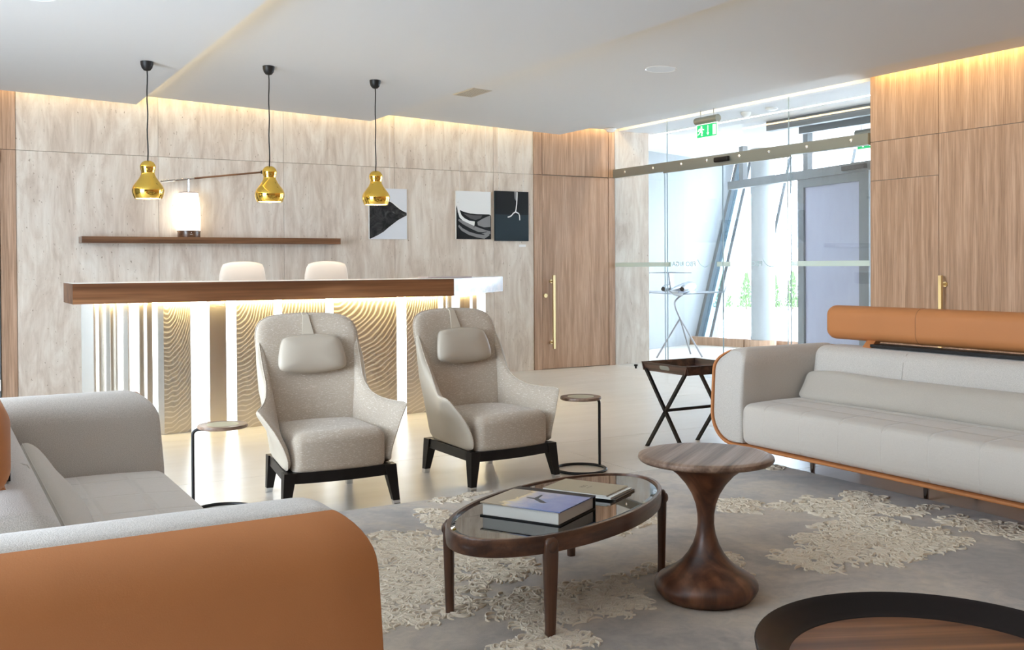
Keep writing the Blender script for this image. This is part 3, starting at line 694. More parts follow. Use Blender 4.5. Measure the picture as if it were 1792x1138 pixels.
# ---------------------------------------------------------------- wall shelf and lamp
sh = MB().rbox(1.309, 4.020, 10.80, YB - .001, 1.599, 1.664, .002, 1).build('wall_shelf', M['walnut_x']); tag(sh, 'long floating walnut shelf on the travertine wall', 'shelf')
lp = thing('table_lamp', 'glowing white table lamp with balanced metal rod on the wall shelf', 'lamp', (2.374, 10.912, 1.664))
MB().lathe([(.113, 0), (.115, .004), (.115, .058), (.120, .060), (.120, .070), (.10, .074)], 32).build('base', M['walnut_x'], lp, 40)
MB().box(-.012, .012, -.1165, -.1145, .028, .031).box(-.003, .003, -.1165, -.1145, .045, .051).build('base_mark', M['white'], lp)
MB().lathe([(.116, .072), (.119, .20), (.114, .32), (.103, .43), (.096, .468)], 40, cap=False).build('shade', M['shade'], lp, 60)
MB().lathe([(.0, .468), (.099, .468), (.099, .476), (0, .476)], 40, cap=False).build('shade_cap', M['walnut_x'], lp, 40)
MB().tube([(0, 0, .474), (0, 0, .62)], .010, 10).build('stem', M['chrome'], lp, 50)
rod = MB().tube([(-.285, 0, .580), (.07, 0, .628)], .010, 10, taper=[.014, .009]).build('rod', M['chrome'], lp, 50)
MB().tube([(.06, 0, .6265), (.785, 0, .722)], .010, 10).build('rod_grip', M['walnut_x'], rod, 50)
MB().lathe([(.0, -.02), (.018, -.016), (.022, 0), (.018, .016), (0, .02)], 12, cap=False).build('rod_tip', M['black'], rod, 50, loc=(.79, 0, .722))
pt = bpy.data.lights.new('lamp_glow', 'POINT'); pt.energy = 1.6; pt.color = (1, .66, .36); pt.shadow_soft_size = .05
po = bpy.data.objects.new('lamp_glow', pt); COL.objects.link(po); po.parent = lp; po.location = (0, .0, .25)

# ---------------------------------------------------------------- pendant lamps
def pendant(label, x, y, zc):
    p_ = thing('pendant_lamp', label, 'pendant lamp', (x, y, 1.912), 0, 'pendants over the counter')
    h = .318
    prof = [(.004, 0), (.028, .004), (.047, .016), (.059, .035), (.063, .052), (.059, .075), (.0525, .096), (.056, .118), (.071, .147), (.094, .178), (.114, .205), (.1255, .230), (.128, .248), (.1255, .272), (.118, .296), (.109, .315)]
    prof = [(a, h - b) for a, b in prof]
    MB().lathe(prof + [(a - .003, b + .002) for a, b in reversed(prof[6:])], 56, cap=False).build('shade', M['gold'], p_, 70)
    MB().lathe([(.105, .008), (.118, .03), (.122, .07), (.105, .12), (.06, .17), (.0, .18)], 32, cap=False).build('liner', M['white'], p_, 70)
    MB().lathe([(0, .06), (.03, .07), (.038, .10), (.03, .13), (.016, .17)], 20, cap=False).build('bulb', M['bulb'], p_, 60)
    zc -= 1.912
    pts = [(.003 * sin(k * 1.3), .002 * cos(k * 1.1), h - .002 + (zc - .05 - h) * k / 12) for k in range(13)]
    MB().tube(pts, .0055, 6).build('cord', M['blackmetal'], p_, 60)
    MB().lathe([(.006, -.078), (.026, -.072), (.042, -.052), (.050, -.025), (.052, 0)], 28).build('ceiling_cup', M['blackmetal'], p_, 50, loc=(0, 0, zc))
    l = bpy.data.lights.new('pendant_glow', 'POINT'); l.energy = 4; l.color = (1, .78, .52); l.shadow_soft_size = .03
    o = bpy.data.objects.new('pendant_glow', l); COL.objects.link(o); o.parent = p_; o.location = (0, 0, .02)
def zceil(x):
    for k in range(4):
        if edges[k] < x <= edges[k + 1]:
            return 3.129 - .098 * (x - edges[k] + .10) / (edges[k + 1] - edges[k] + .10)
    return 3.142
pendant('polished gold gourd pendant to the left of the glowing table lamp', 1.562, 8.67, zceil(1.562))
pendant('polished gold gourd pendant at the dark end of the lamp rod', 2.577, 8.67, zceil(2.577))
pendant('polished gold gourd pendant in front of the black wedge painting', 3.572, 8.67, zceil(3.572))

# ---------------------------------------------------------------- paintings
m, t, p = nt('smoky_black_paint'); v = coords(t, (1, 1, 1), False); n1 = noise(t, v, 9, 5, .6, 1.2); c = ramp(t, n1, [(.42, (.012, .012, .013)), (.62, (.05, .05, .05)), (.78, (.22, .22, .22))]); t.links.new(c, p.inputs[0]); setp(p, Roughness=.6, Specular_IOR_Level=.2); M['smoky'] = m
M['canvas_white'] = plain('canvas_white', (.70, .72, .76), .7); M['canvas_bone'] = plain('canvas_bone', (.78, .79, .78), .7)
M['paint_black'] = plain('paint_black', (.010, .012, .014), .5, Specular_IOR_Level=.2); M['paint_slate'] = plain('paint_slate', (.016, .030, .040), .45, Specular_IOR_Level=.25); M['paint_grey'] = plain('paint_grey', (.22, .22, .225), .6); M['paint_darkgrey'] = plain('paint_dark_grey', (.075, .075, .078), .6)
def painting(label, x0, x1, z0, z1, base, shapes, wires):
    o = thing('painting', label, 'painting', (x0, YB, z0))
    w_, h_ = x1 - x0, z1 - z0
    MB().box(0, w_, -.030, -.003, 0, h_).build('canvas', base, o)
    for k, (mat, pl_) in enumerate(shapes):
        d_ = .0306 + .0006 * k
        MB().prism([(a * w_, (1 - b) * h_) for a, b in pl_], lambda a, b, d: (a, d, b), -d_, -.0300).build('paint_shape', mat, o)
    for wx in wires: MB().tube([(wx * w_, -.012, h_), (wx * w_, -.012, 3.2 - z0)], .0016, 5).build('hanging_wire', M['white'], o)
def stroke(pts, wd_):
    P = [Vector(q) for q in pts]; L = []; R = []
    for i, q in enumerate(P):
        t_ = (P[min(i + 1, len(P) - 1)] - P[max(i - 1, 0)]).normalized(); n_ = Vector((-t_.y, t_.x)); ww = wd_[i] if isinstance(wd_, list) else wd_
        L.append(tuple(q + n_ * ww)); R.append(tuple(q - n_ * ww))
    return L + R[::-1]
painting('white canvas with a big black wedge pointing right', 4.451, 4.927, 1.667, 2.264, M['canvas_white'], [
    (M['smoky'], [(0, .18), (.18, .16), (.35, .22), (.5, .24), (.62, .29), (.72, .35), (.82, .41), (.92, .45), (.995, .47), (.995, .525), (.88, .57), (.76, .62), (.62, .70), (.5, .77), (.38, .85), (.25, .91), (.12, .96), (.02, .995), (0, .99)]),
    (M['canvas_bone'], stroke([(.5, .235), (.62, .28), (.72, .34), (.82, .40), (.95, .455)], [.004, .008, .012, .008, .004]))], (.56,))
painting('white canvas with sweeping grey brushstrokes over black', 5.587, 6.071, 1.676, 2.267, M['canvas_bone'], [
    (M['paint_black'], [(0, .36), (.05, .22), (.04, .45), (.12, .40), (.2, .43), (.4, .465), (.6, .475), (.8, .475), (.95, .475), (1, .50), (1, 1), (0, 1)]),
    (M['paint_darkgrey'], [(.2, .47), (.5, .5), (.75, .5), (.7, .56), (.55, .60), (.4, .57)]),
    (M['paint_grey'], [(.6, .64), (.75, .57), (.9, .52), (.98, .5), (.98, .74), (.8, .75), (.62, .73)]),
    (M['canvas_bone'], stroke([(.03, .25), (.07, .42), (.12, .53), (.22, .60), (.36, .66), (.52, .68)], [.018, .03, .035, .035, .045, .05])),
    (M['paint_grey'], stroke([(.06, .60), (.2, .66), (.42, .74), (.62, .80), (.85, .86), (.98, .86)], [.02, .035, .04, .045, .05, .03])),
    (M['paint_grey'], stroke([(.06, .72), (.16, .80), (.36, .88), (.6, .93), (.8, .95), (.94, .89)], [.02, .03, .032, .035, .04, .03])),
    (M['paint_black'], stroke([(.5, .76), (.52, .71), (.62, .72), (.80, .76), (.96, .79)], [.006, .008, .01, .006, .004])),
    (M['paint_black'], stroke([(.48, .845), (.60, .86), (.75, .865), (.88, .84)], [.004, .012, .01, .004]))], (.12, .88))
painting('dark slate canvas with a white forked line', 6.132, 6.62, 1.658, 2.284, M['paint_slate'], [
    (M['paint_black'], [(.0, .0), (1, 0), (1, .47), (0, .47)]),
    (M['paint_grey'], [(.57, .0), (.66, 0), (.655, .12), (.62, .19), (.58, .14)]),
    (M['canvas_bone'], stroke([(.655, .01), (.65, .12), (.64, .25), (.62, .36), (.60, .42)], .014)),
    (M['canvas_bone'], stroke([(.61, .41), (.54, .44), (.48, .49), (.42, .515), (.37, .52)], .012)),
    (M['canvas_bone'], stroke([(.60, .41), (.70, .445), (.725, .49), (.73, .58)], .012))], (.14, .86))
cd = MB().box(6.493, 6.594, YB - .004, YB - .0005, 1.584, 1.614).build('label_card', M['white']); tag(cd, 'small white caption card below the dark slate canvas', 'label card')

# ---------------------------------------------------------------- ceiling fittings
def rot_panel(x): return math.atan2(.098, 2.68)
for lab, x, y in (('round white ceiling loudspeaker over the empty middle of the room', 5.62, 7.06), ('round white ceiling loudspeaker cut by the top picture edge', .585, 7.02)):
    s_ = thing('ceiling_speaker', lab, 'ceiling speaker', (x, y, zceil(x) - .002), 0, 'ceiling loudspeakers'); s_.rotation_euler = (0, rot_panel(x), 0)
    MB().lathe([(.128, 0), (.137, -.004), (.140, 0)], 40, cap=False).build('trim_ring', M['white_gloss'], s_, 40)
    MB().lathe([(0, -.002), (.128, -.002), (.128, .002)], 40, cap=False).build('grille', plain('speaker_grille', (.66, .70, .74), .6), s_, 40)
vn = thing('ceiling_vent', 'small grey ventilation grille recessed in the white ceiling', 'air vent', (4.80, 9.08, zceil(4.80) - .003)); vn.rotation_euler = (0, rot_panel(4.8), 0)
MB().box(-.11, .11, -.22, -.20, -.003, .002).box(-.11, .11, .20, .22, -.003, .002).box(-.11, -.095, -.20, .20, -.003, .002).box(.095, .11, -.20, .20, -.003, .002).build('frame', plain('vent_grey', (.50, .46, .40), .5), vn)
MB().box(-.095, .095, -.20, .20, .0005, .002).build('backing', plain('vent_shadow', (.16, .14, .12), .8), vn)
for k in range(9): MB().box(-.095 + .0213 * k + .002, -.095 + .0213 * k + .013, -.20, .20, -.003, -.001).build('slat', plain('vent_slat', (.50, .46, .40), .5) if k == 0 else bpy.data.materials['vent_slat'], vn)
sm = thing('smoke_detector', 'white smoke detector on the ceiling above the corner door', 'smoke detector', (7.76, 10.80, 3.142))
MB().lathe([(.075, 0), (.078, -.012), (.07, -.022)], 28).build('base_plate', M['white'], sm, 40)
MB().lathe([(.055, -.022), (.058, -.035), (.04, -.05), (0, -.052)], 28, cap=False).build('chamber', M['white_gloss'], sm, 40)

def exit_sign(label, x, y, ztop, L, ph, zc, faces):
    e = thing('exit_sign', label, 'exit sign', (x, y, ztop))
    r_ = .042
    MB().tube([(0, -L / 2, -r_), (0, L / 2, -r_)], r_, 24).build('housing', M['alu'], e, 50)
    for s_ in (-.3, .3): MB().tube([(0, s_ * L, -.005), (0, s_ * L, zc - ztop)], .006, 8).build('hanger', M['chrome'], e, 50)
    pl_ = MB().box(-.005, .005, -L / 2 + .01, L / 2 - .01, -2 * r_ - ph, -2 * r_ + .01).build('plate', M['signwhite'], e)
    z1, z0 = -2 * r_ - .008, -2 * r_ - ph + .012; y1 = L / 2 - .022; y0 = -L / 2 + .022       # left in view = +y
    MB().box(-.0065, -.005, y0, y1, z0, z1).build('green_field', M['green'], pl_)
    W_, H_ = y1 - y0, z1 - z0
    def S(poly_, name): MB().prism([(y1 - a * W_, z0 + b * H_) for a, b in poly_], lambda a, b, d: (d, a, b), -.0078, -.0064).build(name, M['signwhite'], pl_)
    S([(.81, .10), (.96, .10), (.96, .90), (.81, .90)], 'door_symbol')
    S([(.545, .9), (.58, .9), (.58, .32), (.63, .32), (.5625, .12), (.495, .32), (.545, .32)], 'arrow_symbol')
    S([(.23 + .045 * cos(a * PI / 5), .84 + .075 * sin(a * PI / 5)) for a in range(10)], 'runner_head')
    S([(.17, .74), (.26, .76), (.30, .66), (.37, .62), (.36, .56), (.27, .58), (.255, .52), (.31, .42), (.27, .20), (.30, .12), (.22, .12), (.21, .20), (.235, .36), (.17, .42), (.13, .28), (.04, .20), (.03, .27), (.10, .34), (.13, .48), (.15, .62), (.10, .60), (.08, .50), (.04, .52), (.08, .68)], 'runner_body')
exit_sign('green running-man exit sign hanging above the glass header', 7.80, 8.95, 3.062, .38, .165, 3.142, 1)
exit_sign('second green exit sign far in the lobby, half hidden by the wood wall', 9.9, 8.42, 2.99, .38, .165, 3.15, 1)

# ---------------------------------------------------------------- model aircraft on its stand
st = thing('aircraft_stand', 'slender bent metal tripod stand holding the model aircraft', 'display stand', (9.50, 11.45, 0))
jn = (-.03, 0.02, .56)
MB().tube(spline([(jn[0], jn[1], jn[2]), (-.09, .04, .70), (-.10, .05, .80), (-.05, .02, .87), (.0, .0, .903)], 5), .014, 10).build('pole', M['stand_metal'], st, 50)
for fx, fy in ((9.047, 11.486), (9.872, 11.717), (9.648, 11.193)): MB().tube([(fx - 9.5, fy - 11.45, .006), jn], .013, 10).build('leg', M['stand_metal'], st, 50)
ac = thing('model_aircraft', 'white scale model business jet seen from behind on a tripod stand', 'model aircraft', (9.50, 11.45, .985), 0)
ac.rotation_euler = (0, 0, -math.radians(52))
ac.rotation_euler = (math.radians(4), 0, -math.radians(54))
fu = MB(); sec = [(-.72, .006, .045), (-.62, .03, .04), (-.45, .062, .02), (-.25, .08, .0), (.1, .085, 0), (.4, .083, 0), (.55, .07, -.006), (.66, .045, -.016), (.73, .018, -.026), (.745, .003, -.03)]
V_ = []; F_ = []
for k, (yy, r_, zz) in enumerate(sec):
    for i in range(18): a = 2 * PI * i / 18; V_.append((r_ * cos(a), yy, zz + r_ * sin(a)))
for k in range(len(sec) - 1):
    for i in range(18): j = (i + 1) % 18; F_.append((k * 18 + i, k * 18 + j, (k + 1) * 18 + j, (k + 1) * 18 + i))
fu.add(V_, F_).build('fuselage', M['model_white'], ac, 60)
blue = plain('navy_stripe', (.03, .06, .22), .3)
MB().tube([(-.086, .30, -.03), (-.087, .0, -.03), (-.083, -.25, -.015), (-.06, -.46, .005)], .006, 6).build('stripe', blue, ac, 50)
MB().tube([(.086, .30, -.03), (.087, .0, -.03), (.083, -.25, -.015), (.06, -.46, .005)], .006, 6).build('stripe', blue, ac, 50)
for s_ in (-1, 1):
    w_ = MB().hexa([(s_ * .05, .14, -.06), (s_ * .05, -.20, -.06), (s_ * .66, -.27, -.02), (s_ * .66, -.17, -.02)], [(s_ * .05, .14, -.035), (s_ * .05, -.20, -.045), (s_ * .66, -.27, -.014), (s_ * .66, -.17, -.012)]).build('wing', M['model_white'], ac)
    MB().hexa([(s_ * .655, -.27, -.02), (s_ * .655, -.18, -.02), (s_ * .665, -.18, -.02), (s_ * .665, -.27, -.02)], [(s_ * .70, -.30, .075), (s_ * .70, -.26, .075), (s_ * .705, -.26, .075), (s_ * .705, -.30, .075)]).build('winglet', M['model_white'], w_)
    en_ = MB().lathe([(.030, -.19), (.045, -.12), (.05, -.02), (.046, .08), (.036, .12)], 20).build('engine', M['model_white'], ac, 50, loc=(s_ * .135, -.36, .055), rot=(-PI / 2, 0, 0))
    MB().lathe([(.0, -.194), (.031, -.194), (.031, -.18)], 20, cap=False).build('exhaust', M['black'], en_, 50)
    MB().box(min(s_ * .06, s_ * .1), max(s_ * .06, s_ * .1), -.42, -.30, .045, .06).build('pylon', M['model_white'], ac)
MB().hexa([(-.010, -.46, .05), (.010, -.46, .05), (.010, -.66, .05), (-.010, -.66, .05)], [(-.006, -.62, .30), (.006, -.62, .30), (.006, -.75, .30), (-.006, -.75, .30)]).build('tail_fin', M['model_white'], ac)
MB().hexa([(-.33, -.78, .298), (0, -.62, .298), (.33, -.78, .298), (0, -.77, .298)], [(-.33, -.78, .304), (0, -.62, .306), (.33, -.78, .304), (0, -.77, .306)]).build('tailplane', M['model_white'], ac)
# ================================================================== SEATING
HL, DS, ZT = 1.40, .955, .795
def yf(z, R=.13):
    d = z - (ZT - R); return max(0.0, z - .45) * .08 + (0.0 if d <= 0 else R * (1 - math.sqrt(max(0.0, 1 - min(d / R, 1.0) ** 2))))
def fwarp(x, y, z): f = yf(z); return (x, f + y * (DS - f) / DS, z)
def sofa(label, loc, rz):
    s = thing('sofa', label, 'sofa', loc, rz, 'long tub sofas with leather shells')
    def half(th): return arc(HL - .16, .635, .16 - th, 64, 0, 8) + arc(HL - .20, .365, .20 - th, 0, -90, 9)
    o_ = half(0); i_ = half(.017)
    outer = o_ + [(-x, z) for x, z in reversed(o_)]; inner = i_ + [(-x, z) for x, z in reversed(i_)]
    MB().extrude(outer + inner[::-1], 0, DS, .005, 8, 2, fwarp).build('shell', M['tan'], s, 50)
    bk = arc(HL - .16, .635, .15, 0, 90, 8) + [(-x, z) for x, z in reversed(arc(HL - .16, .635, .15, 0, 90, 8))] + [(-x, z) for x, z in arc(HL - .20, .365, .195, 0, -90, 9)] + list(reversed(arc(HL - .20, .365, .195, 0, -90, 9)))
    MB().extrude(bk, DS - .03, DS + .004, .008, 1, 2).build('back_panel', M['tan'], s, 50)
    for sg in (1, -1):
        pr_ = arc(HL - .20, .365, .181, -90, 0, 7) + arc(HL - .16, .635, .1425, 0, 52, 6) + arc(HL - .16, .635, .161, 66, 90, 4) + arc(HL - .172, .68, .116, 90, 180, 8) + [(HL - .288, .6), (HL - .288, .45), (HL - .288, .19)]
        MB().extrude([(sg * x, z) for x, z in pr_], .004, DS - .03, .022, 8, 4, fwarp).build('arm', M['sofa_fabric'], s, 45)
    def sw(x, y, z):
        k = max(0, (z - .30) / .15); return (x, y - .012 * (1 - (2 * (z - .18) / .27 - 1) ** 2) * (y < .2), z + .012 * k * (1 - ((y - .36) / .36) ** 2))
    MB().rbox(-HL + .289, HL - .289, .006, .70, .184, .448, .05, 5, (24, 8, 3), sw).build('seat', M['quilt'], s, 60)
    MB().rbox(-HL + .285, HL - .285, .60, .88, .30, .80, .07, 5, (8, 2, 6), lambda x, y, z: (x, y + .15 * (z - .44), z)).build('backrest', M['sofa_fabric'], s, 60)
    for x in (-.37,): MB().tube([(x, .598 + .15 * (z - .44), z) for z in (.46, .55, .65, .73)] + [(x, .672, .785), (x, .72, .801)], .0014, 5).build('seam', M['sofa_fabric'], s)
    bo = MB().rbox(-1.115, 1.115, .755, .905, .838, 1.066, .068, 7, (6, 1, 1)).build('bolster', M['tan'], s, 60)
    for x in (-.37, .37):
        MB().tube([(x, y, z) for y, z in rrect(.7545, .9055, .8375, 1.0665, .068, 6)], .0018, 5, True).build('seam', plain('tan_thread', (.30, .13, .055), .6) if 'tan_thread' not in bpy.data.materials else bpy.data.materials['tan_thread'], bo)
    for x in (-.74, .74):
        MB().hexa([(x - .035, .745, .795), (x + .035, .745, .795), (x + .035, .80, .795), (x - .035, .80, .795)], [(x - .035, .80, .85), (x + .035, .80, .85), (x + .035, .86, .85), (x - .035, .86, .85)]).build('bracket', M['tan'], s)
    MB().box(-.70, .70, .735, .86, .806, .826).build('hinge_bar', M['blackmetal'], s)
    for x in (-.85, 0, .85):
        for y in (.375, .82):
            MB().lathe([(.010, 0), (.013, .004), (.024, .165)], 16).build('leg', M['chrome'], s, 40, loc=(x, y, 0))
    return s
def lumbar(label, loc, rz):
    c = thing('lumbar_cushion', label, 'cushion', loc, rz, 'long lumbar cushions')
    a_, b_ = 1.098, .108; out = []
    for i in range(96):
        q = 2 * PI * i / 96; ca, sa = cos(q), sin(q)
        e = .30
        x = math.copysign(abs(ca) ** e, ca) * a_; y = math.copysign(abs(sa) ** e, sa) * b_
        y *= 1 - .10 * (1 - (x / a_) ** 2) + .03 * sin(x * 5); x *= 1 - .02 * (1 - (y / b_) ** 2)
        out.append((x, y))
    ln = math.radians(36)
    def fn(a, b, t_):
        t_ *= 1 + .10 * sin(a * 7 + 1) ; bb = b + b_
        return (a, .470 + bb * sin(ln) - t_ * cos(ln), .458 + .012 + bb * cos(ln) + t_ * sin(ln) * .9 - .012 * (1 - (b / b_)) * 1)
    MB().pillow(out, .125, 2.2, 14, fn).build('cover', M['cushion_fabric'], c, 70)
    MB().tube([fn(a, b, 0) for a, b in out], .003, 5, True).build('piping', M['cushion_fabric'], c, 60)
RS = ((4.52, 3.765, 0), -PI / 2); LS = ((.908, 3.56, 0), PI / 2)
sofa('beige sofa with thin tan leather shell standing before the wood wall', *RS)
sofa('beige sofa whose tan leather arm fills the lower left foreground', *LS)
lumbar('long beige lumbar cushion on the sofa before the wood wall', *RS)
lumbar('long beige lumbar cushion on the sofa in the left foreground', *LS)

def armchair(label, loc, rz):
    c = thing('armchair', label, 'armchair', loc, rz, 'high-backed lounge chairs by the counter')
    # base
    FX, FY, BX, BY = .285, -.295, .235, .285
    zt0, zb0 = .232, .172
    n = 8; fr_t = []; V = []; F = []
    def bow(x): return -.03 * (1 - (x / FX) ** 2)
    m_ = MB()
    for i in range(n):
        xa = -FX + 2 * FX * i / n; xb = -FX + 2 * FX * (i + 1) / n
        m_.hexa([(xa, FY - .025 + bow(xa), zb0), (xb, FY - .025 + bow(xb), zb0), (xb, FY + .02 + bow(xb), zb0), (xa, FY + .02 + bow(xa), zb0)], [(xa, FY - .025 + bow(xa), zt0), (xb, FY - .025 + bow(xb), zt0), (xb, FY + .02 + bow(xb), zt0), (xa, FY + .02 + bow(xa), zt0)])
    m_.build('rail', M['darkwood'], c)
    MB().box(-BX, BX, BY - .02, BY + .025, zb0, zt0).build('rail', M['darkwood'], c)
    for sg in (-1, 1):
        x0, x1 = sg * FX, sg * BX
        MB().hexa([(x0 - .022, FY, zb0), (x0 + .022, FY, zb0), (x1 + .022, BY, zb0), (x1 - .022, BY, zb0)], [(x0 - .022, FY, zt0), (x0 + .022, FY, zt0), (x1 + .022, BY, zt0), (x1 - .022, BY, zt0)]).build('rail', M['darkwood'], c)
        for (tx_, ty_, fx_, fy_) in ((FX, FY, .318, -.33), (BX, BY, .249, .332)):
            def q(cx, cy_, h_, z): return [(sg * cx - h_, cy_ - h_, z), (sg * cx + h_, cy_ - h_, z), (sg * cx + h_, cy_ + h_, z), (sg * cx - h_, cy_ + h_, z)]
            k = .028 / .23
            lg = MB().hexa(q(fx_ + (tx_ - fx_) * k, fy_ + (ty_ - fy_) * k, .0195, .028), q(tx_, ty_, .034, .231)).build('leg', M['darkwood'], c)
            MB().hexa(q(fx_, fy_, .018, 0), q(fx_ + (tx_ - fx_) * k, fy_ + (ty_ - fy_) * k, .0198, .0281)).build('foot_cap', M['chrome'], lg)
    # seat
    def sw(x, y, z):
        f = max(0.0, (.0 - y) / .32); k = max(0, (z - .3) / .14)
        return (x * (1 - .06 * (y + .33) / .5), y - .035 * (1 - (x / .28) ** 2) * f, z + .02 * k * (1 - (x / .28) ** 2) * (1 - ((y + .05) / .4) ** 2) - .02 * max(0, y))
    MB().rbox(-.270, .270, -.318, .22, .205, .435, .055, 5, (8, 8, 3), sw).build('seat', M['chair_fabric'], c, 60)
    # backrest
    bo = smooth_closed([(-.235, .26), (.235, .26), (.270, .45), (.303, .65), (.318, .84), (.315, .985), (.248, 1.045), (.10, 1.062), (-.10, 1.062), (-.248, 1.045), (-.315, .985), (-.318, .84), (-.303, .65), (-.270, .45)], 2)
    def yb(a, b): return .245 + .30 * (b - .42) - .50 * a * a * (1 - max(0, b - .75) * 1.2)
    MB().pillow(bo, .085, 9, 14, lambda a, b, t_: (a, yb(a, b) - t_, b), 'front', (0, .66)).build('backrest', M['chair_fabric'], c, 70)
    MB().pillow(bo, .080, 9, 14, lambda a, b, t_: (a, yb(a, b) - t_, b), 'back', (0, .66)).build('back_cover', M['cream'], c, 70)
    MB().tube([(a * 1.002, yb(a, b), b) for a, b in bo], .004, 5, True).build('back_piping', M['chair_fabric'], c, 60)
    # arms
    ao = smooth_closed([(-.300, .232), (-.312, .30), (-.300, .40), (-.268, .475), (-.236, .535), (-.222, .552), (-.165, .556), (-.09, .553), (0, .562), (.075, .585), (.13, .618), (.185, .67), (.235, .74), (.285, .83), (.325, .90), (.345, .90), (.335, .80), (.318, .65), (.305, .52), (.295, .40), (.285, .232), (.0, .232)], 2)
    for sg in (-1, 1):
        def fn(a, b, t_, sg=sg):
            f = min(1, max(0.0, (.20 - a) / .40)); f = f * f * (3 - 2 * f); g = max(0.0, (b - .28) / .26)
            x = .292 - .055 * max(0, a + .30) / .6 * (1 - min(1, max(0, (b - .30) / .32))) + .125 * f * g ** 1.5 + .010 * min(1, max(0, (b - .6) / .2))
            return (sg * (x - t_), a, b)
        cc = (.10, .40)
        MB().pillow(ao, .075, 5, 10, fn, 'front', cc).build('armrest', M['chair_fabric'], c, 70)
        MB().pillow(ao, .060, 5, 10, fn, 'back', cc).build('side_cover', M['cream'], c, 70)
        MB().tube([fn(a, b, 0) for a, b in ao], .004, 5, True).build('arm_piping', M['chair_fabric'], c, 60)
    # head pillow and strap
    ho = smooth_closed([(-.19, .725), (0, .705), (.19, .725), (.212, .77), (.183, .905), (.145, .93), (0, .94), (-.145, .93), (-.183, .905), (-.212, .77)], 2)
    def hy(a, b): return yb(a, b) - .042 - .045 - .012 * sin((b - .75) * 12)
    hp = MB().pillow(ho, .105, 2.6, 12, lambda a, b, t_: (a, hy(a, b) - t_ * (1.1 - .8 * (b - .75)), b)).build('head_pillow', M['taupe'], c, 70)
    MB().tube([(a, hy(a, b), b) for a, b in ho], .0032, 5, True).build('pillow_piping', M['taupe'], hp, 60)
    P = [(.014, yb(0, 1.05) + .046, .97), (.014, yb(0, 1.05) + .03, 1.052), (.015, yb(0, 1.065), 1.064), (.018, yb(0, 1.05) - .037, 1.050), (.024, yb(0, 1.01) - .047, 1.005), (.038, yb(0, .93) - .056, .928)]
    V = []; F = []
    for h_, y, z in P: V += [(-h_, y - .002, z + .001), (h_, y - .002, z + .001), (h_, y + .004, z - .003), (-h_, y + .004, z - .003)]
    for k in range(len(P) - 1):
        for i in range(4): j = (i + 1) % 4; F.append((k * 4 + i, k * 4 + j, k * 4 + 4 + j, k * 4 + 4 + i))
    MB().add(V, F).build('strap', M['cream'], c)
    return c
armchair('high-backed beige armchair with head pillow, beside the left sofa', (1.975, 5.595, 0), math.radians(-3.3))
armchair('high-backed beige armchair with head pillow, nearer the wooden corner door', (3.067, 5.651, 0), math.radians(5.2))

# ================================================================== TABLES
# oval coffee table
TH = math.radians(25.8)
cf = thing('coffee_table', 'oval walnut coffee table with smoked glass top', 'coffee table', (2.23, 3.458, 0), TH)
def ell(a, b, n=96): return [(a * cos(2 * PI * i / n), b * sin(2 * PI * i / n)) for i in range(n)]
V = []; F = []; n = 96
ringp = [(.638, .313, .312), (.648, .323, .316), (.652, .327, .345), (.650, .325, .374), (.646, .321, .380), (.632, .307, .380), (.630, .305, .372), (.626, .301, .312)]
for a, b, z in ringp: V += [(x, y, z) for x, y in ell(a, b)]
for k in range(len(ringp)):
    l = (k + 1) % len(ringp)
    for i in range(n): j = (i + 1) % n; F.append((k * n + i, k * n + j, l * n + j, l * n + i))
MB().add(V, F).build('apron', M['walnut_dark'], cf, 40)
V = [(x, y, .375) for x, y in ell(.612, .287)] + [(x, y, .371) for x, y in ell(.631, .306)] + [(x, y, .362) for x, y in ell(.631, .306)]
F = [tuple(range(n))] + [(k * n + i, k * n + (i + 1) % n, (k + 1) * n + (i + 1) % n, (k + 1) * n + i) for k in range(2) for i in range(n)] + [tuple(range(3 * n - 1, 2 * n - 1, -1))]
MB().add(V, F).build('glass_top', M['glass_dark'], cf)
for sx_ in (-1, 1):
    for sy_ in (-1, 1):
        ex, ey = .457 * sx_, .231 * sy_; nv = Vector((ex / .65 ** 2, ey / .325 ** 2)).normalized(); tv = Vector((-nv.y, nv.x))
        lg = MB(); secs = [(.0125, .017, .016, -.004), (.10, .020, .017, -.002), (.30, .028, .020, .0), (.345, .028, .018, .002), (.362, .024, .014, .002), (.371, .014, .008, .002)]
        V = []; F = []; k_ = 14
        for z, aa, bb, off in secs:
            for i in range(k_):
                q = 2 * PI * i / k_; ca = math.copysign(abs(cos(q)) ** .6, cos(q)); sa = math.copysign(abs(sin(q)) ** .6, sin(q))
                v_ = Vector((ex, ey)) + nv * (off + bb * sa) + tv * aa * ca; V.append((v_.x, v_.y, z))
        for k in range(len(secs) - 1):
            for i in range(k_): j = (i + 1) % k_; F.append((k * k_ + i, k * k_ + j, (k + 1) * k_ + j, (k + 1) * k_ + i))
        F += [tuple(range(k_ - 1, -1, -1)), tuple((len(secs) - 1) * k_ + i for i in range(k_))]
        lo = lg.add(V, F).build('leg', M['walnut_dark_z'], cf, 50)
        kc = Vector((ex, ey)) + nv * .020
        MB().lathe([(0, .008), (.012, .006), (.02, 0), (.02, -.01)], 16, cap=False).build('peg', M['walnut_dark'], lo, 50, loc=(kc.x, kc.y, .338), rot=(0, PI / 2, math.atan2(nv.y, nv.x)))
